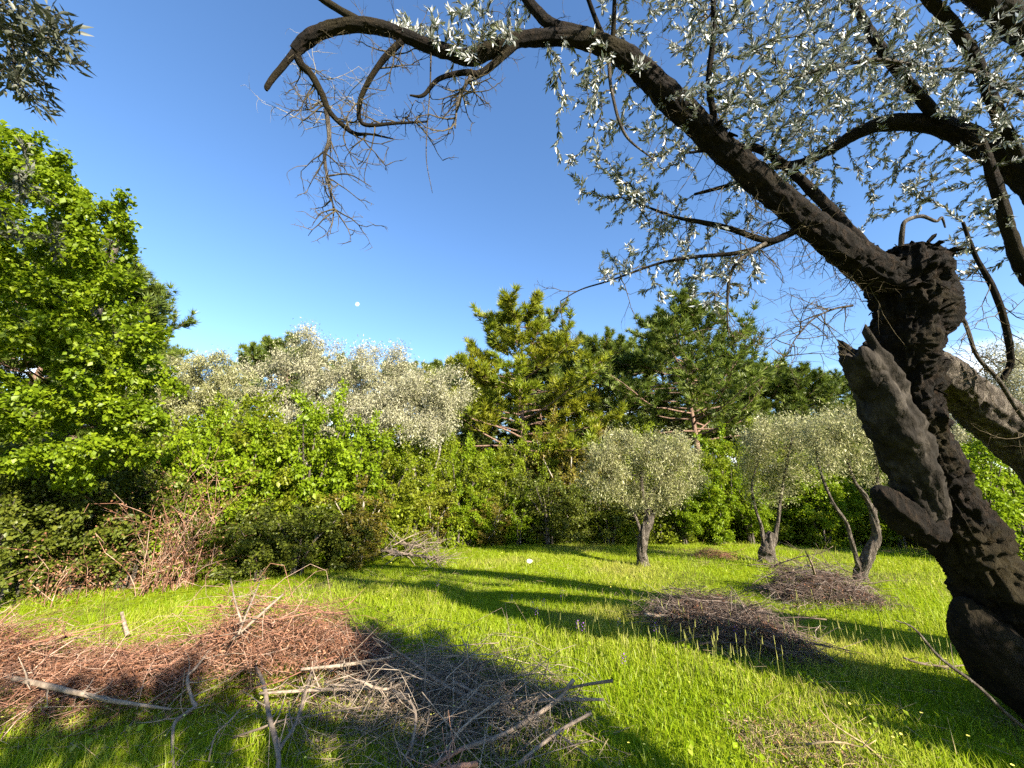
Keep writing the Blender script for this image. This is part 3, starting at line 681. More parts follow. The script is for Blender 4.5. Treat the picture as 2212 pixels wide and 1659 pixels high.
    order = [i for i in order if vis[i]][:300]
    rest = np.setdiff1d(np.arange(N), order)
    rn = np.clip(.45+.22*rng.normal(size=N), 0, 1)
    V, Fs, k = scatter(LEAF_OLIVE, pos[rest]-base, d[rest], up[rest], sc[rest])
    tag(link('foliage', mk_mesh('foliage', V, Fs, np.repeat(rn[rest], k)), M['leaf_olive_near'], root), kind='stuff')
    lm = [mk_mesh('leaf', LEAF_NEAR[0], LEAF_NEAR[1], np.full(8, v)) for v in (.2, .4, .6, .85)]
    for m_ in lm: m_.materials.append(M['leaf_olive_near'])
    for i in order:
        y = d[i]; x = nrm(np.cross(y, up[i])); z = np.cross(x, y)
        o = bpy.data.objects.new('leaf', lm[i % 4]); COL.objects.link(o); o.parent = root
        o.matrix_local = Matrix.Translation(Vector(pos[i]-base)) @ Matrix(np.stack([x, y, z], 1).tolist()).to_4x4() @ Matrix.Scale(float(sc[i]), 4)
    # ragged ivy-like dry leaves below the head
    return root
hero_olive()

# ------------------------------------------------------------------ neighbours of the old olive, mostly outside the frame
def olive(name, label, base, trunk, lobes, n, seed, size=.06, mat='leaf_olive', group=None, kill=.16, step=.12, sigma=.05, bark='bark_grey', leaf=LEAF_OLIVE, **kw):
    return make_tree(name, label, 'tree', base, trunk, lobes, n, leaf, size, (M[bark], M[mat]), seed, step=step, infl=1.6, kill=kill, group=group, sigma=sigma, tip=.0035, flute=.10, rough=.2, **kw)
def rel(base, px, py, Z): return P(px, py, Z)-np.asarray(base)
# olive whose dark sprays hang in at the top left
b = L(-6.6, 3.0, float(H(-6.6, 3.0)))
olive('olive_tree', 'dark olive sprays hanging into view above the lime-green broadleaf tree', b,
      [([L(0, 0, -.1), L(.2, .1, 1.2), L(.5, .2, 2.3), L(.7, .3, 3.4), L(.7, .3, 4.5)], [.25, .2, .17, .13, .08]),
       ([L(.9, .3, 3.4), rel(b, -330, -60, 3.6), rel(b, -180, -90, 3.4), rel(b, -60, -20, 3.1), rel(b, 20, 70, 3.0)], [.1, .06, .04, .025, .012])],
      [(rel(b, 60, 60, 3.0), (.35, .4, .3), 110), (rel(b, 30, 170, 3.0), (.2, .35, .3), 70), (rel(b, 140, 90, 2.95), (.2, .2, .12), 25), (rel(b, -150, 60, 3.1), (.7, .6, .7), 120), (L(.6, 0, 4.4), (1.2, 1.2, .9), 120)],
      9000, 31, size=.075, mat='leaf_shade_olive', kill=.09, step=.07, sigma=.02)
# an olive beside the photographer, its shadow lies over the cut brush
b = L(3.8, -1.9, 0)
olive('olive_tree', 'olive behind the viewpoint whose crown shades the cut brush', b,
      [([L(0, 0, -.1), L(.1, .1, .9), L(-.1, .2, 1.7), L(-.5, .4, 2.6), L(-.9, .9, 3.0)], [.3, .24, .22, .12, .06]), ([L(-.1, .2, 1.7), L(.3, .4, 2.3), L(.6, .5, 2.7)], [.18, .12, .08]), ([L(-.5, .4, 2.6), L(-1.8, .2, 3.0), L(-3.2, -.2, 3.0)], [.08, .06, .03])],
      [(L(-.4, .5, 2.9), (1.0, .8, .6), 170), (L(-1.3, 1.7, 2.9), (.6, .6, .4), 80), (L(-.5, -.2, 2.5), (.9, .7, .6), 130), (L(-1.6, .2, 2.4), (.6, .6, .5), 60), (L(-2.5, .2, 3.0), (.8, .45, .35), 70), (L(-3.4, -.3, 3.0), (.8, .45, .4), 80)], 16000, 32, size=.12)
b = L(6.1, -.1, 0)
olive('olive_tree', 'low olive out of view whose shadow crosses the grass by the old trunk', b,
      [([L(0, 0, -.1), L(.05, .1, .5), L(-.1, .1, 1.0), L(-.4, .2, 1.6)], [.24, .2, .16, .08]), ([L(-.1, .1, 1.0), L(-.6, .7, 1.4), L(-.9, 1.0, 1.7)], [.1, .06, .03])],
      [(L(-.6, .3, 1.85), (.8, .5, .45), 120), (L(.3, .1, 1.9), (.7, .6, .5), 90), (L(-1.0, 1.1, 1.7), (.35, .35, .35), 40)], 6000, 33, size=.12)

# ------------------------------------------------------------------ broadleaf tree and thicket on the left
def lobe(base, px, py, rx, ry, Z, dz, n): return (P(px, py, Z)-np.asarray(base), (rx*Z/F, dz, ry*Z/F), n)
b = GZ(-40, 5.9)
make_tree('broadleaf_tree', 'tall broadleaf tree with fresh lime-green leaves rising above the dark undergrowth', 'tree', b,
          [([L(0, 0, -.1), L(.1, .1, 1.5), L(.1, .2, 3.2), L(.2, .1, 5.0), L(.3, 0, 6.6)], [.16, .13, .11, .08, .03]),
           ([L(.1, .1, 1.3), L(.6, -.2, 2.2), L(1.2, -.3, 3.2), L(1.6, -.3, 4.2)], [.08, .06, .04, .02])],
          [lobe(b, 50, 350, 80, 70, 5.8, .6, 60), lobe(b, 110, 440, 120, 90, 5.7, .8, 110), lobe(b, 120, 570, 150, 110, 5.6, .9, 150), lobe(b, 190, 540, 60, 90, 5.6, .5, 50),
           lobe(b, 140, 700, 150, 100, 5.5, .9, 150), lobe(b, 190, 800, 170, 100, 5.4, .9, 150), lobe(b, 300, 730, 60, 30, 5.4, .3, 30), lobe(b, 220, 640, 60, 50, 5.5, .4, 40),
           lobe(b, 60, 880, 170, 100, 5.3, .8, 110), lobe(b, 250, 880, 110, 60, 5.3, .5, 60), lobe(b, -150, 600, 160, 300, 5.8, 1.2, 160), lobe(b, 330, 900, 50, 30, 5.2, .3, 20), lobe(b, 100, 1000, 150, 70, 5.3, .6, 80), lobe(b, 250, 410, 40, 22, 5.5, .2, 14), lobe(b, 140, 345, 40, 25, 5.6, .2, 14), lobe(b, 285, 590, 30, 16, 5.5, .2, 10), lobe(b, 290, 650, 34, 16, 5.5, .2, 10), lobe(b, 350, 715, 26, 14, 5.4, .15, 8), lobe(b, 262, 480, 26, 16, 5.5, .2, 8), lobe(b, 60, 300, 40, 30, 5.7, .3, 16), lobe(b, 250, 970, 100, 60, 5.3, .5, 60)],
          80000, LEAF_FAR, .06, (M['bark_grey'], M['leaf_bright']), 41, step=.13, infl=1.8, kill=.17, sigma=.05, droop=.5, tip=.004)

def shrub_proto(name, label, cat, seed, mat, n, size, loc, group, rad=1.2, h=2.5, bark='bark_grey', leaf=LEAF_FAR, nl=9, kill=.2, sigma=.05):
    rng = rs(seed); stems = []
    for k in range(6):
        a = k*2*math.pi/6+rng.normal()*.3; q = .35+.3*rng.random()
        stems.append(([L(.08*math.cos(a), .08*math.sin(a), -.08), L(.3*q*math.cos(a), .3*q*math.sin(a), .35*h), L(rad*q*math.cos(a), rad*q*math.sin(a), .72*h)], [.03, .022, .01]))
    lb = []
    for k in range(nl):
        a = rng.random()*2*math.pi; q = rad*(.25+.45*rng.random()); z = h*(.12+.68*rng.random())
        s = rad*(.32+.25*rng.random())
        lb.append((L(q*math.cos(a), q*math.sin(a), z), (s, s, s*(.8+.5*rng.random())), 40))
    lb.append((L(0, 0, .55*h), (.75*rad, .75*rad, .42*h), 110))
    return make_tree(name, label, cat, loc, stems, lb, n, leaf, size, (M[bark], M[mat]), seed, step=.13, infl=1.5, kill=kill, group=group, sigma=sigma, tip=.004, sides=6, rough=.05)
def at(px, Z): return tuple(GZ(px, Z))
def place_words(px, Z):
    for lim, w in ((130, 'under the broadleaf tree'), (360, 'beside the broadleaf tree trunk'), (470, 'behind the dead brown bramble'), (600, 'between bramble and silvery olives'), (700, 'below the tallest silvery olive'), (860, 'behind the fallen grey branch'), (1000, 'below the smaller silvery olive'), (1140, 'below the yellow-green pine'),
                   (1260, 'between yellow-green pine and lone olive'), (1440, 'behind the lone meadow olive'), (1570, 'below the wide dark pine'), (1700, 'behind the split-stump olive'), (1830, 'between stump olive and leaning olive'), (1960, 'behind the leaning olive')):
        if px < lim: return w
    return 'behind the old foreground trunk'
def spots(proto, lst, rng):
    """first spot takes the original, the rest take copies"""
    base_label = proto['label']
    for i, (px, Z, sx, sz) in enumerate(lst):
        rz = rng.random()*6.28
        lab = base_label+(' taller' if Z > 12.8 and px > 860 else '')+' '+place_words(px, Z)
        if i == 0: proto['label'] = lab; proto.location = at(px, Z); proto.rotation_euler = (0, 0, rz); proto.scale = (sx, sx, sz)
        else: copy_tree(proto, at(px, Z), rz, (sx, sx, sz), lab)
rg = rs(77)
# proto radius 1.2 m, height 2.5 m
p1 = shrub_proto('leafy_shrub', 'bright green leafy shrub', 'shrub', 51, 'leaf_shrub', 16000, .05, (0, 0, 0), 'bright green shrubs in the thicket')
spots(p1, [(880, 11.2, 1.05, 1.1), (985, 11.6, 1.1, 1.25), (1085, 11.8, 1.0, 1.05), (1495, 12.3, 1.1, 1.25), (1590, 12.0, 1.1, 1.2), (1730, 12.0, 1.2, 1.3), (1950, 11.3, 1.1, 1.1), (2090, 11.2, 1.2, 1.25), (2215, 11, 1.2, 1.3),
           (820, 9.6, 1.2, 1.2), (540, 8.0, 1.35, 1.45), (440, 7.8, 1.1, 1.35), (930, 13.2, 1.3, 1.6), (1150, 13.4, 1.3, 1.55), (1400, 13.6, 1.3, 1.5), (1640, 13.8, 1.4, 1.6), (1860, 13.4, 1.4, 1.5), (2050, 13.5, 1.5, 1.6), (440, 7.6, .9, 1.0)], rg)
p2 = shrub_proto('leafy_shrub', 'fresh lime-green shrub with upright shoots', 'shrub', 52, 'leaf_lime', 14500, .056, (0, 0, 0), 'lime-green shrubs in the thicket', h=2.7, rad=1.05)
spots(p2, [(640, 8.0, 1.2, 1.5), (745, 8.6, 1.2, 1.3), (500, 7.4, 1.0, 1.2), (380, 6.9, .9, 1.25), (830, 10.8, 1.0, 1.2), (600, 9.2, 1.0, 1.3), (1040, 12.5, 1.1, 1.2), (1560, 13, 1.15, 1.4), (1800, 12.3, 1.1, 1.2), (1690, 11.6, .8, .7), (1880, 11.6, .9, .9), (2160, 8.3, 1.0, 1.1), (2230, 8.6, 1.1, 1.3), (420, 7.2, .7, .95), (980, 12.7, 1.0, 1.3), (1480, 11.2, .8, .75), (1560, 11.3, .9, .85), (1625, 11.2, .8, .8), (1765, 11.0, .9, .85), (1835, 10.8, .8, .8), (1950, 10.5, .9, .9), (900, 10.7, .8, .75), (1010, 11.0, .8, .7), (1120, 11.3, .7, .6)], rg)
p3 = shrub_proto('evergreen_shrub', 'low dark evergreen shrub', 'shrub', 53, 'leaf_dark', 11000, .05, (0, 0, 0), 'dark evergreen shrubs at the thicket edge', h=2.0, rad=1.1)
spots(p3, [(1185, 11.2, 1.2, 1.1), (1290, 11.4, 1.1, .95), (640, 7.3, 1.0, .7), (560, 6.9, .85, .65), (720, 7.9, .9, .6), (150, 6.1, 1.15, 1.15), (20, 5.8, 1.1, 1.2), (265, 6.3, .95, 1.0), (-120, 5.8, 1.3, 1.3), (1400, 12.0, 1.2, .9), (330, 7.2, 1.0, 1.2), (1110, 11.8, 1.0, .8), (480, 7.2, .8, .8)], rg)
p4 = shrub_proto('rusty_shrub', 'olive-brown shrub with sparse rusty leaves', 'shrub', 54, 'leaf_rusty', 7000, .06, (0, 0, 0), 'olive-brown shrubs in the thicket', h=2.6, rad=1.1, bark='bark_pale')
spots(p4, [(520, 8.6, 1.1, 1.25), (1230, 12.6, 1.2, 1.35), (1310, 13.2, 1.2, 1.5), (1200, 13.6, 1.2, 1.7), (770, 7.9, .8, .7), (1990, 11.6, 1.1, .9), (410, 7.9, 1.0, 1.2), (1060, 11.1, .8, .55), (930, 10.8, .8, .6)], rg)
p5 = shrub_proto('low_undergrowth', 'low leafy plant at the grass edge', 'plant', 55, 'leaf_shrub', 2200, .06, (0, 0, 0), 'low plants along the meadow edge', h=.8, rad=.5, nl=4, kill=.14)
spots(p5, [(870+i*62+rg.normal()*18, 10.4+.5*rg.random()+(.8 if 1000 < 870+i*62 < 1800 else 0), .8+.6*rg.random(), .7+.6*rg.random()) for i in range(22)], rg)

# ------------------------------------------------------------------ pines
def pine_proto(seed, h, spread, mat, loc, label, z0=.22, group=None, flat=.0, ntw=1.0):
    rng = rs(seed); root = thing('pine_tree', label, 'tree', loc, group)
    wood = Buf()
    lean = rng.normal(size=2)*.03*h
    tz = np.linspace(-.1, h*.97, 9); tp = np.stack([lean[0]*(tz/h)**2+.04*rng.normal(size=9), lean[1]*(tz/h)**2+.04*rng.normal(size=9), tz], -1)
    tr = .018*h*(1-.93*np.clip(tz/h, 0, 1))
    V, Fs = tube(*smooth_line(tp, tr, 3), 10, .12, 4); wood.add(V, Fs)
    def trunk_at(z): return np.array([np.interp(z, tz, tp[:, k]) for k in range(3)])
    A = []; B = []; ra = []; rb = []; TP = []; TD = []
    nb = int(62*ntw); golden = 2.4
    for i in range(nb):
        t = (i+.5)/nb; z = h*(z0+(1-z0)*t**.9)
        ln = spread*(1.05-t)**.58*(.65+.6*rng.random())*(.75 if t < .12 else 1)
        if t > .9: ln = max(ln, .06*h)
        az = i*golden+rng.normal()*.35; o = np.array([math.cos(az), math.sin(az), 0])
        rise = .05+.5*t+.12*rng.normal()
        p = trunk_at(z); k = 7; d = nrm(o+L(0, 0, rise)); r0 = .010*h*(1-.75*t)*.55+.006
        for s in range(k):
            d = nrm(d+L(0, 0, .10 if s > 2 else -.03)+rng.normal(size=3)*.08); q = p+d*ln/k
            A.append(p); B.append(q); ra.append(r0*(1-s/k*.85)); rb.append(r0*(1-(s+1)/k*.85))
            if s >= 2:
                for sg in (-1, 1):
                    if rng.random() < .92:
                        sd = nrm(np.cross(d, [0, 0, 1])*sg*(.9+.3*rng.random())+d*.7+L(0, 0, .15+.2*rng.random()))
                        sl = ln*(.14+.2*rng.random())*(1.1-.5*s/k)+.15; m = 4; pp = q
                        for u in range(m):
                            sd = nrm(sd+rng.normal(size=3)*.15+L(0, 0, .08)); qq = pp+sd*sl/m
                            A.append(pp); B.append(qq); ra.append(.012-.002*u); rb.append(.010-.002*u)
                            TP.append(qq); TD.append(nrm(sd+L(0, 0, .5)))
                            TP.append(qq-.5*sd*sl/m+rng.normal(size=3)*.06); TD.append(nrm(sd*.5+rng.normal(size=3)*.4+L(0, 0, .7)))
                            pp = qq
            p = q
        for e in range(3): TP.append(p+rng.normal(size=3)*.05); TD.append(nrm(d+L(0, 0, .6)+rng.normal(size=3)*.3))
    V, Fs = prisms(A, B, ra, rb, 5); wood.add(V, Fs)
    link('trunk', wood.mesh('trunk', True), M['bark_pine'], root)
    TP = np.array(TP); TD = np.array(TD); n = len(TP)
    # needle tufts
    kn = 12; a = np.arange(kn)*2.399; e = np.linspace(.15, 1.15, kn)
    nv = []; nf = []
    for q in range(kn):
        dv = np.array([math.sin(e[q])*math.cos(a[q]), math.cos(e[q]), math.sin(e[q])*math.sin(a[q])]); sd = nrm(np.cross(dv, [.3, .2, .9]))*.075
        nv += [sd, -sd, dv*(.8+.3*((q*7) % 5)/5)]; nf.append([3*q, 3*q+1, 3*q+2])
    V, Fs, kk = scatter((np.array(nv), [np.array(nf)]), TP, TD, rnd_dirs(rng, n), .30*(.75+.5*rng.random(n)))
    rn = np.clip(.5+.3*vnoise(TP*1.1+seed)+.16*rng.normal(size=n), 0, 1)
    tag(link('crown', mk_mesh('crown', V, Fs, np.repeat(rn, kk)), M[mat], root), kind='stuff')
    return root
def top_h(px, py, Z):     # height of a tree whose top is seen at px,py when it stands at depth Z
    g = GZ(px, Z); return P(px, py, (g[1]*CP+0))[2]-g[2] if False else (lambda y: CAMZ + y - g[2])(0)
def height_for(px, Z, py):
    g = GZ(px, Z)          # the tree rises vertically from g
    y = (829.5-py)/F
    # along the vertical: depth = g.y*CP+(z-CAMZ)*SP ; up = -g.y*SP+(z-CAMZ)*CP = y*depth
    dz = g[1]*(y*CP+SP)/(CP-y*SP)
    return CAMZ+dz-g[2]
def pine(seed, px, Z, py, spread, mat, label, **kw): return pine_proto(seed, height_for(px, Z, py), spread, mat, at(px, Z), label, **kw)
pA = pine(61, 1130, 15.0, 682, 4.1, 'needle_light', 'broad yellow-green pine with open branches, tallest above the thicket', z0=.2)
pB = pine(62, 1530, 16.0, 705, 4.7, 'needle', 'wide dark green pine with bare lower trunk, beside the narrower pines', z0=.38)
pC = pine(63, 1310, 19.0, 742, 3.9, 'needle', 'blue-green pine between the two big pines', z0=.2)
pD = pine(64, 1690, 19.5, 800, 3.4, 'needle', 'spreading dark pine behind the silvery olives', z0=.2)
pg = 'distant pines'
rgp = rs(8)
for i, (px, Z, py, lb) in enumerate([(1390, 21, 765, 0), (1800, 24, 850, 0), (590, 19, 755, 0), (1900, 27, 862, 0), (520, 22, 760, 0), (1230, 23, 770, 0), (1470, 24, 760, 0), (960, 24, 800, 0), (2040, 24, 860, 0), (860, 25, 805, 0), (720, 26, 790, 0), (1610, 25, 790, 0), (60, 13, 600, 0), (150, 14, 730, 0), (-60, 12, 560, 0), (1180, 19, 800, 0), (1050, 19, 820, 0), (1000, 21, 815, 0), (1760, 19, 815, 0), (1850, 20, 830, 0), (1960, 20, 845, 0)]):
    hh = height_for(px, Z, py); src = pC; h0 = height_for(1310, 19.0, 742)
    c = copy_tree(src, at(px, Z), rgp.random()*6.28, hh/h0, 'distant green pine crown '+place_words(px, Z).replace('under', 'behind').replace('below', 'behind').replace('beside', 'behind')); c['group'] = pg

# ------------------------------------------------------------------ olives around the meadow
def rl(b, lst): return [lobe(b, *l) for l in lst]
b = GZ(690, 12.0)
olive('olive_tree', 'silvery white olive with billowing crown, tallest of the pale trees', b,
      [([L(0, 0, -.1), L(.1, 0, 1.4), L(-.1, 0, 3.0), rel(b, 670, 800, 12)], [.2, .16, .11, .04]), ([L(.1, 0, 1.4), L(.8, 0, 2.8), rel(b, 780, 830, 12)], [.12, .08, .03]), ([L(0, 0, 1.2), L(-.9, 0, 2.6), rel(b, 600, 810, 12)], [.1, .07, .03])],
      rl(b, [(680, 755, 55, 50, 12, .8, 90), (640, 800, 70, 45, 12, .9, 90), (600, 805, 45, 35, 12, .6, 45), (785, 770, 45, 45, 12, .7, 70), (740, 830, 75, 50, 12, 1, 110), (860, 775, 32, 40, 12, .5, 40), (830, 830, 60, 50, 12, .8, 80), (690, 880, 120, 50, 11.8, 1, 110), (560, 830, 50, 40, 12, .7, 50), (780, 900, 90, 50, 11.8, .9, 90), (870, 850, 60, 50, 11.8, .8, 60)]),
      70000, 71, size=.07, mat='leaf_silver', kill=.22, step=.16, sigma=.13, bark='bark_pale')
b = GZ(900, 11.6)
olive('olive_tree', 'pale silvery olive with thin white limbs over bright shrubs, next to the yellow-green pine', b,
      [([L(0, 0, -.1), L(-.1, 0, 1.2), L(-.3, 0, 2.4), rel(b, 860, 880, 11.5)], [.15, .12, .08, .03]), ([L(-.1, 0, 1.0), L(.5, -.2, 2.2), rel(b, 960, 880, 11.5)], [.09, .06, .025])],
      rl(b, [(900, 840, 60, 45, 11.5, .8, 70), (960, 850, 55, 40, 11.5, .7, 60), (860, 890, 90, 45, 11.4, .8, 80), (950, 900, 60, 45, 11.4, .8, 55), (800, 880, 60, 45, 11.4, .6, 55), (990, 830, 40, 40, 11.6, .6, 35), (900, 930, 100, 40, 11.3, .8, 70)]),
      42000, 72, size=.07, mat='leaf_silver', kill=.22, step=.16, sigma=.13, bark='bark_pale')
b = GZ(440, 10.0)
olive('olive_tree', 'rounded grey-green olive between the broadleaf tree and silvery olives', b,
      [([L(0, 0, -.1), L(.1, 0, 1.4), L(0, 0, 3.0), rel(b, 430, 850, 10)], [.16, .12, .09, .04])],
      rl(b, [(440, 810, 75, 50, 10, .9, 110), (380, 830, 60, 60, 10, .8, 80), (480, 850, 50, 60, 10, .7, 70), (420, 890, 100, 50, 10, .9, 100), (470, 770, 25, 20, 10, .4, 14)]),
      50000, 73, size=.062, mat='leaf_olive', kill=.2, step=.14, sigma=.08)
# the lone olive standing in the meadow
b = G(1390, 1222); Zo = b[1]*CP+(b[2]-CAMZ)*SP
olive('olive_tree', 'small olive with rounded grey-green crown and gnarled twisted trunk standing alone in the meadow', b,
      [([L(0, 0, -.08), L(0, 0, .12), rel(b, 1386, 1190, Zo), rel(b, 1392, 1150, Zo), rel(b, 1402, 1120, Zo), rel(b, 1396, 1098, Zo), rel(b, 1388, 1070, Zo), rel(b, 1385, 1020, Zo)], [.20, .155, .135, .145, .125, .10, .06, .03]),
       ([rel(b, 1384, 1150, Zo), rel(b, 1372, 1115, Zo), rel(b, 1350, 1085, Zo), rel(b, 1330, 1060, Zo), rel(b, 1318, 1010, Zo), rel(b, 1308, 980, Zo)], [.05, .035, .032, .028, .022, .014]),
       ([rel(b, 1398, 1130, Zo), rel(b, 1412, 1112, Zo), rel(b, 1410, 1098, Zo)], [.06, .055, .04]),
       ([rel(b, 1392, 1090, Zo), rel(b, 1430, 1040, Zo), rel(b, 1455, 990, Zo)], [.05, .03, .015])],
      rl(b, [(1300, 985, 40, 35, Zo, .5, 60), (1350, 960, 50, 30, Zo, .5, 60), (1420, 965, 65, 35, Zo, .6, 90), (1475, 990, 45, 45, Zo, .5, 70), (1380, 1020, 80, 45, Zo, .7, 120), (1330, 1050, 70, 35, Zo, .6, 80), (1450, 1050, 55, 40, Zo, .6, 70), (1400, 1075, 60, 30, Zo, .5, 50), (1275, 1025, 30, 30, Zo, .4, 30), (1500, 1030, 25, 40, Zo, .3, 25)]),
      40000, 74, size=.052, mat='leaf_olive', kill=.14, step=.1, sigma=.085, sides=18)
b = G(1660, 1214); Zo = b[1]*CP+(b[2]-CAMZ)*SP
olive('olive_tree', 'olive with squat hollow split stump and thin upright shoots, behind the reddish brush heap', b,
      [([L(0, 0, -.08), L(0, 0, .15), rel(b, 1657, 1185, Zo), rel(b, 1662, 1165, Zo), rel(b, 1668, 1150, Zo)], [.26, .22, .19, .17, .10]),
       ([rel(b, 1650, 1175, Zo), rel(b, 1645, 1140, Zo), rel(b, 1630, 1090, Zo), rel(b, 1625, 1040, Zo), rel(b, 1650, 960, Zo)], [.07, .045, .035, .028, .015]),
       ([rel(b, 1672, 1170, Zo), rel(b, 1680, 1130, Zo), rel(b, 1686, 1080, Zo), rel(b, 1700, 1000, Zo), rel(b, 1715, 930, Zo)], [.07, .05, .04, .03, .015])],
      rl(b, [(1640, 940, 45, 45, Zo, .6, 50), (1700, 930, 55, 45, Zo, .6, 60), (1650, 1000, 65, 45, Zo, .7, 60), (1725, 1000, 50, 50, Zo, .6, 45), (1670, 1060, 50, 35, Zo, .5, 25)]),
      20000, 75, size=.054, mat='leaf_olive', kill=.17, step=.12, sigma=.11, sides=16)
b = G(1862, 1256); Zo = b[1]*CP+(b[2]-CAMZ)*SP
olive('olive_tree', 'leaning olive with mottled forked trunk beside the reddish brush heap', b,
      [([L(0, 0, -.08), L(0, 0, .1), rel(b, 1868, 1215, Zo), rel(b, 1880, 1190, Zo), rel(b, 1892, 1160, Zo), rel(b, 1886, 1110, Zo), rel(b, 1868, 1070, Zo), rel(b, 1846, 1040, Zo), rel(b, 1825, 980, Zo)], [.15, .13, .12, .12, .10, .07, .055, .04, .02]),
       ([rel(b, 1858, 1230, Zo), rel(b, 1842, 1180, Zo), rel(b, 1828, 1130, Zo), rel(b, 1796, 1080, Zo), rel(b, 1770, 1010, Zo), rel(b, 1760, 950, Zo)], [.06, .05, .042, .034, .026, .014]),
       ([rel(b, 1888, 1120, Zo), rel(b, 1895, 1050, Zo), rel(b, 1890, 980, Zo), rel(b, 1880, 920, Zo)], [.05, .036, .025, .012])],
      rl(b, [(1770, 930, 55, 50, Zo, .5, 60), (1840, 910, 60, 45, Zo, .6, 70), (1900, 940, 45, 50, Zo, .5, 45), (1810, 980, 60, 40, Zo, .5, 40), (1880, 1000, 50, 40, Zo, .5, 35)]),
      20000, 76, size=.048, mat='leaf_olive', kill=.14, step=.1, sigma=.09, sides=16)
b = GZ(2190, 10.5)
olive('olive_tree', 'pale silvery olive crown seen between the stems of the old olive', b,
      [([L(0, 0, -.1), L(0, 0, 1.4), L(-.1, 0, 2.8), rel(b, 2190, 850, 10.5)], [.2, .16, .1, .04])],
      rl(b, [(2180, 800, 60, 70, 10.5, .8, 80), (2130, 870, 60, 45, 10.5, .8, 60), (2230, 850, 80, 90, 10.5, .9, 90), (2050, 920, 60, 50, 10.5, .7, 40)]),
      40000, 77, size=.065, mat='leaf_silver', kill=.22, step=.16, sigma=.13)

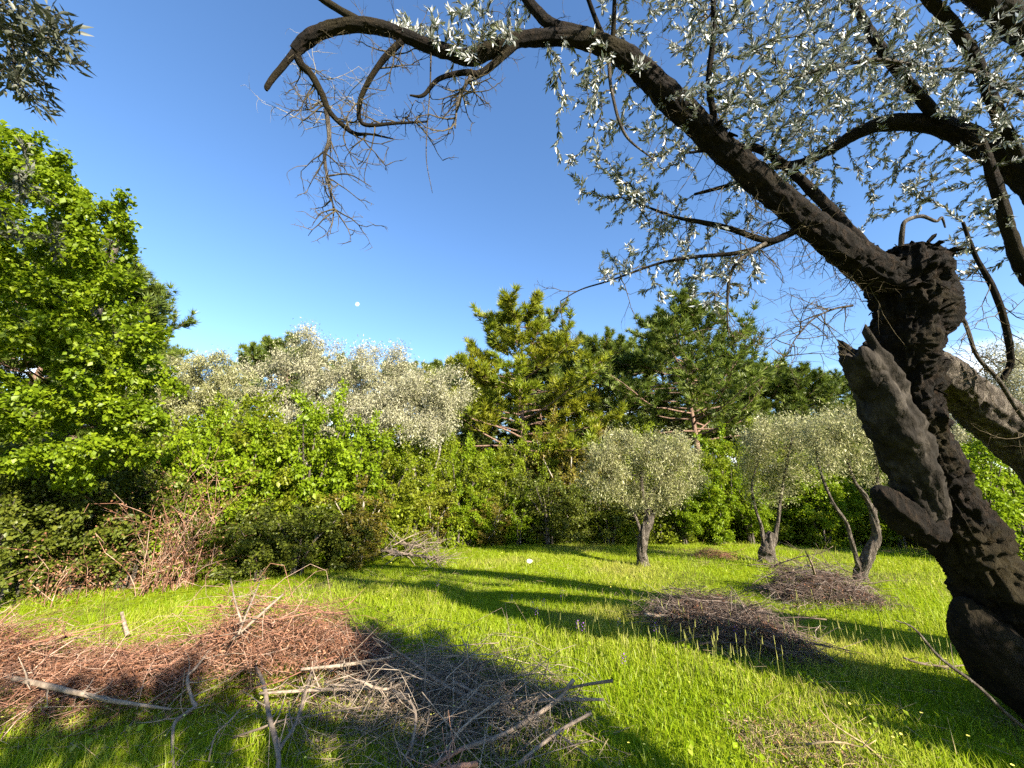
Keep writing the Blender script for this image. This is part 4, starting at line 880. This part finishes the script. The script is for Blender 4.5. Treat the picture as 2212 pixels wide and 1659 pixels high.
# ------------------------------------------------------------------ cut brush
STICKS = []
def stick_meshes(mat):
    out = []
    rng = rs(90)
    for v in range(7):
        k = 6; x = np.linspace(0, 1, k); pts = np.stack([x-.5, .05*np.cumsum(rng.normal(size=k))*.7, .04*np.cumsum(rng.normal(size=k))*.7], -1)
        bf = Buf(); V, Fs = tube(*smooth_line(pts, np.linspace(1, .35, k)*.007, 2), 6, .15, 20); bf.add(V, Fs, .2+.6*rng.random())
        for q in range(4):
            i = rng.integers(2, k-1); e = pts[i]+L(.12+.12*rng.random(), .14*rng.normal(), .10*rng.normal())
            V, Fs = prisms([pts[i]], [e], .0035, .0012, 4); bf.add(V, Fs, .5)
        me = bf.mesh('branch', True); me.materials.append(mat); out.append(me)
    return out
ST = {k: stick_meshes(M[k]) for k in ('twig', 'twig_red', 'twig_grey', 'straw')}
def brush_pile(label, a, b_, width, height, n_stick, n_twig, n_leaf, tw, seed, slen=1.0, prof=None, spread=.5, thick=1.0, lsize=.05, long_share=.16):
    rng = rs(seed); a = np.asarray(a, float); b_ = np.asarray(b_, float); c = (a+b_)/2
    root = thing('brush_pile', label, 'brush pile', (c[0], c[1], float(H(c[0], c[1]))))
    base = np.array(root.location); ax = nrm((b_-a)*[1, 1, 0]); sd = L(-ax[1], ax[0], 0); ln = np.linalg.norm((b_-a)[:2])
    prof = prof or (lambda t: math.sin(math.pi*min(max(t, 0), 1))**.6)
    def surf(t, s):          # point on the heap: t along, s across (-1..1)
        p = a+(b_-a)*t+sd*s*width*.5; h = height*np.array([prof(q) for q in np.atleast_1d(t)])[0]*max(0, 1-s*s)**.45
        p = p.copy(); p[2] = float(H(p[0], p[1])); return p, h
    for q in range(n_stick):
        t = rng.random(); s = np.clip(rng.normal()*.5, -1, 1); p, h = surf(t, s)
        z = h*(.35+.75*rng.random())+.03
        l = slen*(.5+.9*rng.random())
        d = nrm(ax*(1 if rng.random() < .5 else -1)+sd*rng.normal()*spread+L(0, 0, rng.normal()*.16+(.45 if rng.random() < .18 else 0)))
        o = bpy.data.objects.new('branch', ST[tw][rng.integers(0, 7)]); COL.objects.link(o); o.parent = root
        o.location = p+L(0, 0, z)-base; o.rotation_euler = Vector(d).to_track_quat('X', 'Z').to_euler(); th = thick*(.45+.9*rng.random()**3); o.scale = (l, th, th)
    lump = lambda C: 1+.5*vnoise(C*[3.2, 3.2, 0]+seed)+.45*vnoise(C*[8, 8, 0]+seed)
    T = rng.random(n_twig); S = np.clip(rng.normal(size=n_twig)*.5, -1, 1)
    hh = height*np.array([prof(q) for q in T])*np.maximum(0, 1-S*S)**.45
    C = a+(b_-a)*T[:, None]+sd*(S*width*.5)[:, None]; C[:, 2] = H(C[:, 0], C[:, 1])+hh*lump(C)*np.sqrt(rng.random(n_twig))*1.08+.02
    D = nrm(ax*rng.choice([-1, 1], n_twig)[:, None]*.8+sd*rng.normal(size=(n_twig, 1))*spread*1.3+rng.normal(size=(n_twig, 3))*[.3, .3, .30])
    bf = Buf()
    long_ = np.arange(n_twig) < n_twig*long_share
    l = np.where(long_, .3+.75*rng.random(n_twig)**1.6, .06+.2*rng.random(n_twig)**1.5)*slen
    r = np.where(long_, .0018+.0035*rng.random(n_twig)**2.5, .0011+.0014*rng.random(n_twig)); rn = np.clip(np.where(long_, .55+.3*rng.normal(size=n_twig), rng.random(n_twig)*.8), 0, 1)
    for sel, ns in ((long_, 5), (~long_, 2)):      # long arching shoots, short bits
        c, d, ll, rr, q = C[sel], D[sel], l[sel], r[sel], rn[sel]; m = len(c)
        if not m: continue
        b1 = rng.normal(size=(m, 3))*.16*ll[:, None]; b2 = rng.normal(size=(m, 3))*.08*ll[:, None]; sag = (.25*rng.random(m)*ll)[:, None]*L(0, 0, -1)
        if ns == 5: d = nrm(d+L(0, 0, .22)); c = c-d*ll[:, None]*.4
        pts = [c+d*ll[:, None]*t+b1*math.sin(math.pi*t)+b2*math.sin(2*math.pi*t)+sag*t*t for t in np.linspace(0, 1, ns+1)]
        for p in pts: p[:, 2] = np.maximum(p[:, 2], H(p[:, 0], p[:, 1])+.012)
        for k_ in range(ns):
            V, Fs = prisms(pts[k_]-base, pts[k_+1]-base, rr*(1-.75*k_/ns), rr*(1-.75*(k_+1)/ns), 3); bf.add(V, Fs, np.repeat(q, 6))
    tag(link('twig_mass', bf.mesh('twig_mass'), M[tw], root), kind='stuff')
    if n_leaf:
        T = rng.random(n_leaf); S = np.clip(rng.normal(size=n_leaf)*.5, -1, 1); hh = height*np.array([prof(q) for q in T])*np.maximum(0, 1-S*S)**.45
        C = a+(b_-a)*T[:, None]+sd*(S*width*.5)[:, None]; C[:, 2] = H(C[:, 0], C[:, 1])+hh*lump(C)*rng.random(n_leaf)**.3*.95+.01
        V, Fs, k = scatter(LEAF_OLIVE, C-base, rnd_dirs(rng, n_leaf)*[1, 1, .6], rnd_dirs(rng, n_leaf)+L(0, 0, .8), lsize*(.5+.8*rng.random(n_leaf)), lsize*1.1*(.5+.8*rng.random(n_leaf)))
        tag(link('dry_leaves', mk_mesh('dry_leaves', V, Fs, np.repeat(rng.random(n_leaf), k)), M['dead_leaf'], root), kind='stuff')
    return root
g1, g2 = G(120, 1530), G(760, 1450)
brush_pile('long heap of cut brush with reddish-brown dead leaves and pale sticks on top', g1+L(-1.2, -.1, 0), g2+L(.3, .15, 0), 1.15, .58, 110, 5500, 30000, 'twig_red', 101, 1.0,
           prof=lambda t: .46+.16*math.sin(t*9)+.62*math.exp(-((t-.64)/.13)**2)-.5*max(0, t-.82)/.18 if t > .03 else .2, spread=1.5, lsize=.034, long_share=.22)
g1, g2 = G(780, 1475), G(1190, 1590)
brush_pile('low tangle of grey leafless branches in the shade at the end of the reddish heap', g1, g2, 1.5, .09, 30, 1700, 500, 'twig', 102, 1.3, spread=1.2, long_share=.55)
g1, g2 = G(1425, 1345), G(1750, 1425)
brush_pile('long low heap of grey-brown twigs lying in the open meadow', g1, g2, 0.82, .37, 100, 5000, 1500, 'twig_grey', 103, .8, prof=lambda t: (math.sin(math.pi*min(1, max(0, t)))**.5)*(1.05-.35*t), spread=.6)
g1, g2 = G(1670, 1290), G(1880, 1300)
brush_pile('rounded heap of brush with reddish dry top beside the leaning olive', g1, g2, 1.0, .45, 90, 4600, 1800, 'twig_grey', 104, .8, prof=lambda t: (math.sin(math.pi*min(1, max(0, t)))**.55)*(1.1-.45*t), spread=.9)
g1, g2 = G(1500, 1202), G(1590, 1208)
brush_pile('small strip of reddish dry litter at the foot of the thicket', g1, g2, .5, .16, 14, 500, 700, 'twig_red', 105, .7)
g1, g2 = G(1600, 1610), G(1850, 1625)
brush_pile('flattened patch of bleached straw and twigs on the grass', g1, g2, .9, .012, 5, 1500, 200, 'straw', 106, .4, spread=1.6, long_share=.0)

# single cut branches that can be told apart
def cut_branch(label, lines, mat='twig', seed=0, nt=10, tl=.16):
    nt = int(nt*1.8)
    rng = rs(seed); pts0 = G(*lines[0][0][:2]); base = pts0
    root = thing('cut_branch', label, 'branch', tuple(base)); b = Buf(); bt = Buf()
    for ln in lines:
        p = [G(x, y, h)*1.0 for x, y, h, w in ln]; r = [w*.42/F*(q[1]*CP+(q[2]-CAMZ)*SP) for q, (x, y, h, w) in zip(p, ln)]
        sp, sr = smooth_line(p, r, 5); V, Fs = tube(sp-base, sr, 8, .3, 30); b.add(V, Fs, .55)
        for q in range(nt):
            i = rng.integers(1, len(sp)-1); d = nrm(sp[i]-sp[i-1]); d = nrm(d*.6+rng.normal(size=3)*[.6, .6, .35]+L(0, 0, .15)); p0 = sp[i]; rr = sr[i]*.45; l = tl*(.4+rng.random())
            for s in range(3):
                d = nrm(d+rng.normal(size=3)*.2); p1 = p0+d*l/3; p1[2] = max(p1[2], float(H(p1[0], p1[1]))+.01); V, Fs = prisms([p0-base], [p1-base], rr, rr*.7, 4); bt.add(V, Fs, .6); p0 = p1; rr *= .7
    link('stem', b.mesh('stem', True), M[mat], root)
    if bt.n: tag(link('side_twig', bt.mesh('side_twig'), M[mat], root), kind='stuff')
cut_branch('thick bare pole lying across the reddish leaves', [[(15, 1462, .28, 12), (130, 1488, .26, 12), (240, 1513, .2, 10), (370, 1532, .12, 5)]], seed=1, nt=5)
cut_branch('forked bare grey branch with a Y shape standing up in the grass', [[(600, 1675, .05, 12), (600, 1622, .10, 12), (580, 1540, .12, 11), (570, 1480, .16, 9), (552, 1438, .2, 6)], [(602, 1620, .1, 10), (640, 1560, .12, 9), (665, 1480, .16, 7), (690, 1395, .22, 4)]], seed=2, nt=6)
cut_branch('straight pale stick pointing out over sunlit grass', [[(1305, 1511, .12, 6), (1200, 1512, .12, 9), (1090, 1519, .08, 8)]], seed=3, nt=3)
cut_branch('long bent branch crossing the tangle with its cut end raised', [[(1240, 1468, .30, 9), (1198, 1517, .18, 10), (1090, 1585, .12, 11), (1002, 1616, .12, 11), (938, 1648, .08, 7)]], seed=4, nt=8)
cut_branch('pale stick with cut end lying toward the shaded grass', [[(1276, 1540, .16, 8), (1203, 1583, .12, 9), (1112, 1656, .06, 9)], [(1203, 1583, .1, 5), (1305, 1660, .03, 3)]], seed=5, nt=6)
cut_branch('slim grey branch running down along the tangle', [[(867, 1412, .25, 6), (961, 1481, .18, 8), (1057, 1522, .12, 8), (1110, 1545, .1, 5)]], seed=6, nt=10)
cut_branch('slim grey branch parallel to its twin in the tangle', [[(980, 1473, .2, 7), (1030, 1498, .16, 7), (1085, 1522, .12, 5)]], seed=7, nt=6)
cut_branch('arched thin branch curving over the dark grass', [[(1080, 1515, .2, 6), (1021, 1552, .22, 6), (994, 1580, .18, 5), (952, 1602, .1, 3)]], seed=8, nt=6)
cut_branch('pale straight rod resting on the reddish heap', [[(650, 1446, .28, 7), (762, 1434, .28, 8), (856, 1418, .24, 6)]], seed=9, nt=3)
cut_branch('lit curved branch with several prongs in the middle of the brush', [[(745, 1470, .25, 5), (779, 1471, .28, 6), (809, 1485, .24, 7), (845, 1486, .2, 7), (905, 1452, .24, 5)], [(700, 1478, .2, 4), (809, 1486, .22, 6)], [(560, 1498, .15, 6), (690, 1490, .16, 8), (809, 1487, .2, 7)]], seed=10, nt=8)
cut_branch('drooping branch bent down through the tangle', [[(845, 1490, .2, 6), (894, 1528, .2, 7), (892, 1599, .12, 7), (872, 1640, .06, 5)]], seed=11, nt=6)
cut_branch('grey arching branch stuck in the grass beside the forked one', [[(455, 1400, .35, 4), (425, 1440, .3, 6), (405, 1465, .26, 7), (416, 1514, .16, 8), (421, 1527, .14, 8), (379, 1559, .14, 8), (373, 1612, .08, 7), (376, 1665, .03, 5)]], seed=12, nt=9, tl=.25)
cut_branch('curved thin twig hooped over the grass', [[(520, 1530, .2, 3), (495, 1559, .2, 4), (466, 1588, .16, 4), (450, 1645, .05, 4)]], seed=13, nt=4)
cut_branch('bleached sticks crossing at the crest of the reddish heap', [[(612, 1283, .72, 5), (560, 1330, .6, 7), (503, 1381, .45, 6)], [(498, 1249, .8, 3), (508, 1300, .68, 4), (522, 1344, .55, 5)], [(560, 1260, .75, 3), (535, 1320, .6, 5), (515, 1370, .5, 5)]], seed=14, nt=5)
cut_branch('reddish lit stick lying at the near edge of the brush', [[(1032, 1650, .1, 12), (975, 1658, .1, 11), (920, 1675, .08, 9)], [(1002, 1616, .14, 8), (960, 1640, .12, 9), (930, 1662, .1, 9)]], 'twig_red', seed=15, nt=8)
cut_branch('thin upright twig rising from the tangle toward the meadow', [[(1010, 1490, .05, 3), (1010, 1412, .3, 3), (996, 1375, .4, 2)]], seed=16, nt=3, tl=.1)
cut_branch('fallen grey branch with fine twigs at the foot of the green shrubs', [[(820, 1188, .25, 9), (870, 1196, .22, 8), (930, 1205, .18, 5), (965, 1215, .12, 2)], [(850, 1172, .35, 4), (900, 1180, .3, 3), (950, 1190, .25, 2)]], seed=17, nt=34, tl=.6)
cut_branch('short grey stake leaning on the far side of the reddish heap', [[(276, 1372, .05, 9), (268, 1345, .16, 8), (263, 1322, .28, 7)]], seed=18, nt=0)
cut_branch('dark dead stick on the shaded grass by the old trunk', [[(1950, 1420, .08, 5), (1985, 1432, .06, 6), (2040, 1440, .05, 5), (2090, 1436, .06, 3)]], 'twig_grey', seed=19, nt=8, tl=.2)
cut_branch('thick pale cut end sticking out of the long low heap', [[(1392, 1328, .16, 9), (1430, 1330, .16, 8), (1500, 1336, .16, 6)]], seed=20, nt=2)
cut_branch('reddish sticks lying in front of the long low heap', [[(1512, 1392, .06, 5), (1560, 1382, .06, 5), (1610, 1378, .08, 3)], [(1515, 1362, .1, 4), (1570, 1365, .1, 4)]], 'twig_red', seed=21, nt=4)
cut_branch('pale upright forked stick on the reddish brush heap', [[(1760, 1240, .5, 6), (1752, 1215, .7, 5), (1738, 1188, .9, 2)], [(1756, 1225, .6, 4), (1745, 1222, .7, 2), (1712, 1232, .8, 2)]], seed=22, nt=3)

# dead bramble between the shrubs on the left
def bramble(label, px, Z, w, h, n, seed):
    rng = rs(seed); base = np.array(GZ(px, Z)); root = thing('dead_bramble', label, 'bramble', tuple(base)); A = []; B = []; ra = []; LP = []
    for q in range(n):
        p = L(rng.normal()*w*.4, rng.normal()*.35, 0); d = nrm(L(rng.normal()*.22, rng.normal()*.22, 1)); l = h*(.4+.7*rng.random()); r = .004+.006*rng.random()**2
        for s in range(7):
            d = nrm(d+rng.normal(size=3)*.17+L(0, 0, -.04*s*.5)); q2 = p+d*l/7; A.append(p); B.append(q2); ra.append(r*(1-s*.1)); LP.append(q2)
            if rng.random() < .7:
                e = q2+rng.normal(size=3)*.16; A.append(q2); B.append(e); ra.append(r*.4); LP.append(e)
            p = q2
    bf = Buf(); V, Fs = prisms(A, B, np.array(ra), np.array(ra)*.8, 3); bf.add(V, Fs, np.repeat(rng.random(len(A)), 6)); tag(link('cane', bf.mesh('cane'), M['twig_red'], root), kind='stuff')
    LP = np.array(LP)[rng.integers(0, len(LP), 2600)]+rng.normal(size=(2600, 3))*.07
    V, Fs, k = scatter(LEAF_FAR, LP, rnd_dirs(rng, 2600)+L(0, 0, -.4), rnd_dirs(rng, 2600), (.03*(.6+.8*rng.random(2600)))); tag(link('dry_leaves', mk_mesh('dry_leaves', V, Fs, np.repeat(rng.random(2600), k)), M['dead_leaf'], root), kind='stuff')
bramble('dead brown bramble with pale canes standing in front of the green shrubs', 370, 6.45, .5, 2.2, 110, 111)
bramble('dead brown bramble low beneath the broadleaf tree', 215, 6.2, .7, 1.2, 45, 112)

# ------------------------------------------------------------------ flowers, stone, moon
def plain(name, col, rough=.8):
    m, nt, out = new_mat(name); p = nt.nodes.new('ShaderNodeBsdfPrincipled'); p.inputs['Roughness'].default_value = rough
    no = nt.nodes.new('ShaderNodeTexNoise'); no.inputs['Scale'].default_value = 40; co = nt.nodes.new('ShaderNodeTexCoord'); nt.links.new(co.outputs['Object'], no.inputs['Vector'])
    nt.links.new(ramp(nt, no.outputs['Fac'], [tuple(c*.7 for c in col), col], [.3, .7]), p.inputs['Base Color']); nt.links.new(p.outputs[0], out.inputs['Surface']); return m
def flowers():
    rng = rs(120); n = 260; r = 2.4*(13/2.4)**rng.random(n); az = R(50)*(2*rng.random(n)-1); x = r*np.sin(az); y = r*np.cos(az)
    z = H(x, y)+.14+.06*rng.random(n); pos = np.stack([x, y, z], -1); a = np.arange(6)*math.pi/3
    tv = np.vstack([np.stack([np.cos(a), np.sin(a), .2+0*a], -1), [[0, 0, 0]]]); tf = [np.array([[i, (i+1) % 6, 6] for i in range(6)])]
    V, Fs, k = scatter((tv, tf), pos, L(0, 1, 0)+rng.normal(size=(n, 3))*.25, np.tile(L(0, 0, 1), (n, 1)), .006*(.8+.6*rng.random(n))*np.sqrt(r/3))
    tag(link('wildflower', mk_mesh('wildflower', V, Fs, np.zeros(len(V))), plain('petal_yellow', (.75, .68, .12))), 'tiny yellow wildflowers sprinkled through the meadow grass', 'flowers', kind='stuff')
    # tall seeding grass
    n = 200; px = 1180+rng.random(n)*900; py = 1330+rng.random(n)*170; k_ = 0
    b = Buf()
    for q in range(n):
        g = G(px[q], py[q]); hh = .22+.16*rng.random(); t = g+L(rng.normal()*.05, rng.normal()*.05, hh); V, Fs = prisms([g], [t], .0011, .0007, 3); b.add(V, Fs, .3)
        V, Fs = prisms([t-L(0, 0, .05)], [t+nrm(t-g)*.02], .0032, .001, 5); b.add(V, Fs, .6)
    tag(link('seed_grass', b.mesh('seed_grass'), M['seed_head']), 'tall pale seed heads of grass around the long brush heap', 'grass', kind='stuff')
    pm = plain('petal_purple', (.22, .07, .38)); gm = M['grass']
    for q, (x_, y_) in enumerate([(1250, 1378), (1262, 1384), (1150, 1330), (1160, 1345), (1215, 1300), (1340, 1372), (945, 1275), (1420, 1385), (1595, 1395), (1175, 1322), (1352, 1465), (1105, 1312)]):
        g = G(x_, y_+14); rt = thing('purple_flower', 'small purple flower spike among the sunlit grass', 'flower', tuple(g), 'purple flower spikes in the meadow')
        V, Fs = prisms([L(0, 0, 0)], [L(.01, 0, .22)], .003, .002, 4); bf = Buf(); bf.add(V, Fs, .3); link('stalk', bf.mesh('stalk'), gm, rt)
        nn = 14; pp = np.stack([.012*np.cos(np.arange(nn)*2.4), .012*np.sin(np.arange(nn)*2.4), .14+.007*np.arange(nn)], -1)
        V, Fs, k = scatter(LEAF_FAR, pp, pp*[1, 1, 0]*40+L(0, 0, .3), np.tile(L(.2, .1, 1), (nn, 1)), .02); bf = Buf(); bf.add(V, Fs); link('blossom', bf.mesh('blossom'), pm, rt)
flowers()
def stone(px, py, s, label, seed):
    rng = rs(seed); n = 7; V = []; Fq = []
    for i in range(n+1):
        th = math.pi*i/n
        for j in range(10):
            ph = 2*math.pi*j/10; V.append([math.sin(th)*math.cos(ph), math.sin(th)*math.sin(ph)*.7, math.cos(th)*.6])
    V = np.array(V); V *= (1+.25*vnoise(V*2.1+seed))[:, None]*s
    for i in range(n):
        for j in range(10): Fq.append([i*10+j, (i+1)*10+j, (i+1)*10+(j+1) % 10, i*10+(j+1) % 10])
    o = link('pale_stone', mk_mesh('pale_stone', V, [np.array(Fq)], smooth=True), plain('limestone', (.78, .76, .72)), loc=tuple(G(px, py)+L(0, 0, s*.9+.08))); tag(o, label, 'stone')
stone(1143, 1228, .06, 'small white stone lying alone in the sunlit meadow', 3)
def moon():
    m, nt, out = new_mat('moon_dust'); d = nt.nodes.new('ShaderNodeBsdfDiffuse'); no = nt.nodes.new('ShaderNodeTexNoise'); no.inputs['Scale'].default_value = .35; co = nt.nodes.new('ShaderNodeTexCoord')
    nt.links.new(co.outputs['Object'], no.inputs['Vector']); nt.links.new(ramp(nt, no.outputs['Fac'], [(.05, .05, .05), (.15, .145, .135)], [.4, .6]), d.inputs['Color'])
    t = nt.nodes.new('ShaderNodeBsdfTransparent'); ad = nt.nodes.new('ShaderNodeAddShader'); nt.links.new(d.outputs[0], ad.inputs[0]); nt.links.new(t.outputs[0], ad.inputs[1]); nt.links.new(ad.outputs[0], out.inputs['Surface'])
    V = []; Fq = []; n = 24
    for i in range(n+1):
        for j in range(2*n):
            th = math.pi*i/n; ph = math.pi*j/n; V.append([math.sin(th)*math.cos(ph), math.sin(th)*math.sin(ph), math.cos(th)])
    for i in range(n):
        for j in range(2*n): Fq.append([i*2*n+j, (i+1)*2*n+j, (i+1)*2*n+(j+1) % (2*n), i*2*n+(j+1) % (2*n)])
    Z = 900.0; o = link('moon', mk_mesh('moon', np.array(V)*(4.6/F*Z), [np.array(Fq)], smooth=True), m, loc=tuple(P(772, 657, Z))); tag(o, 'pale gibbous daytime moon in the clear blue sky', 'moon')
moon()
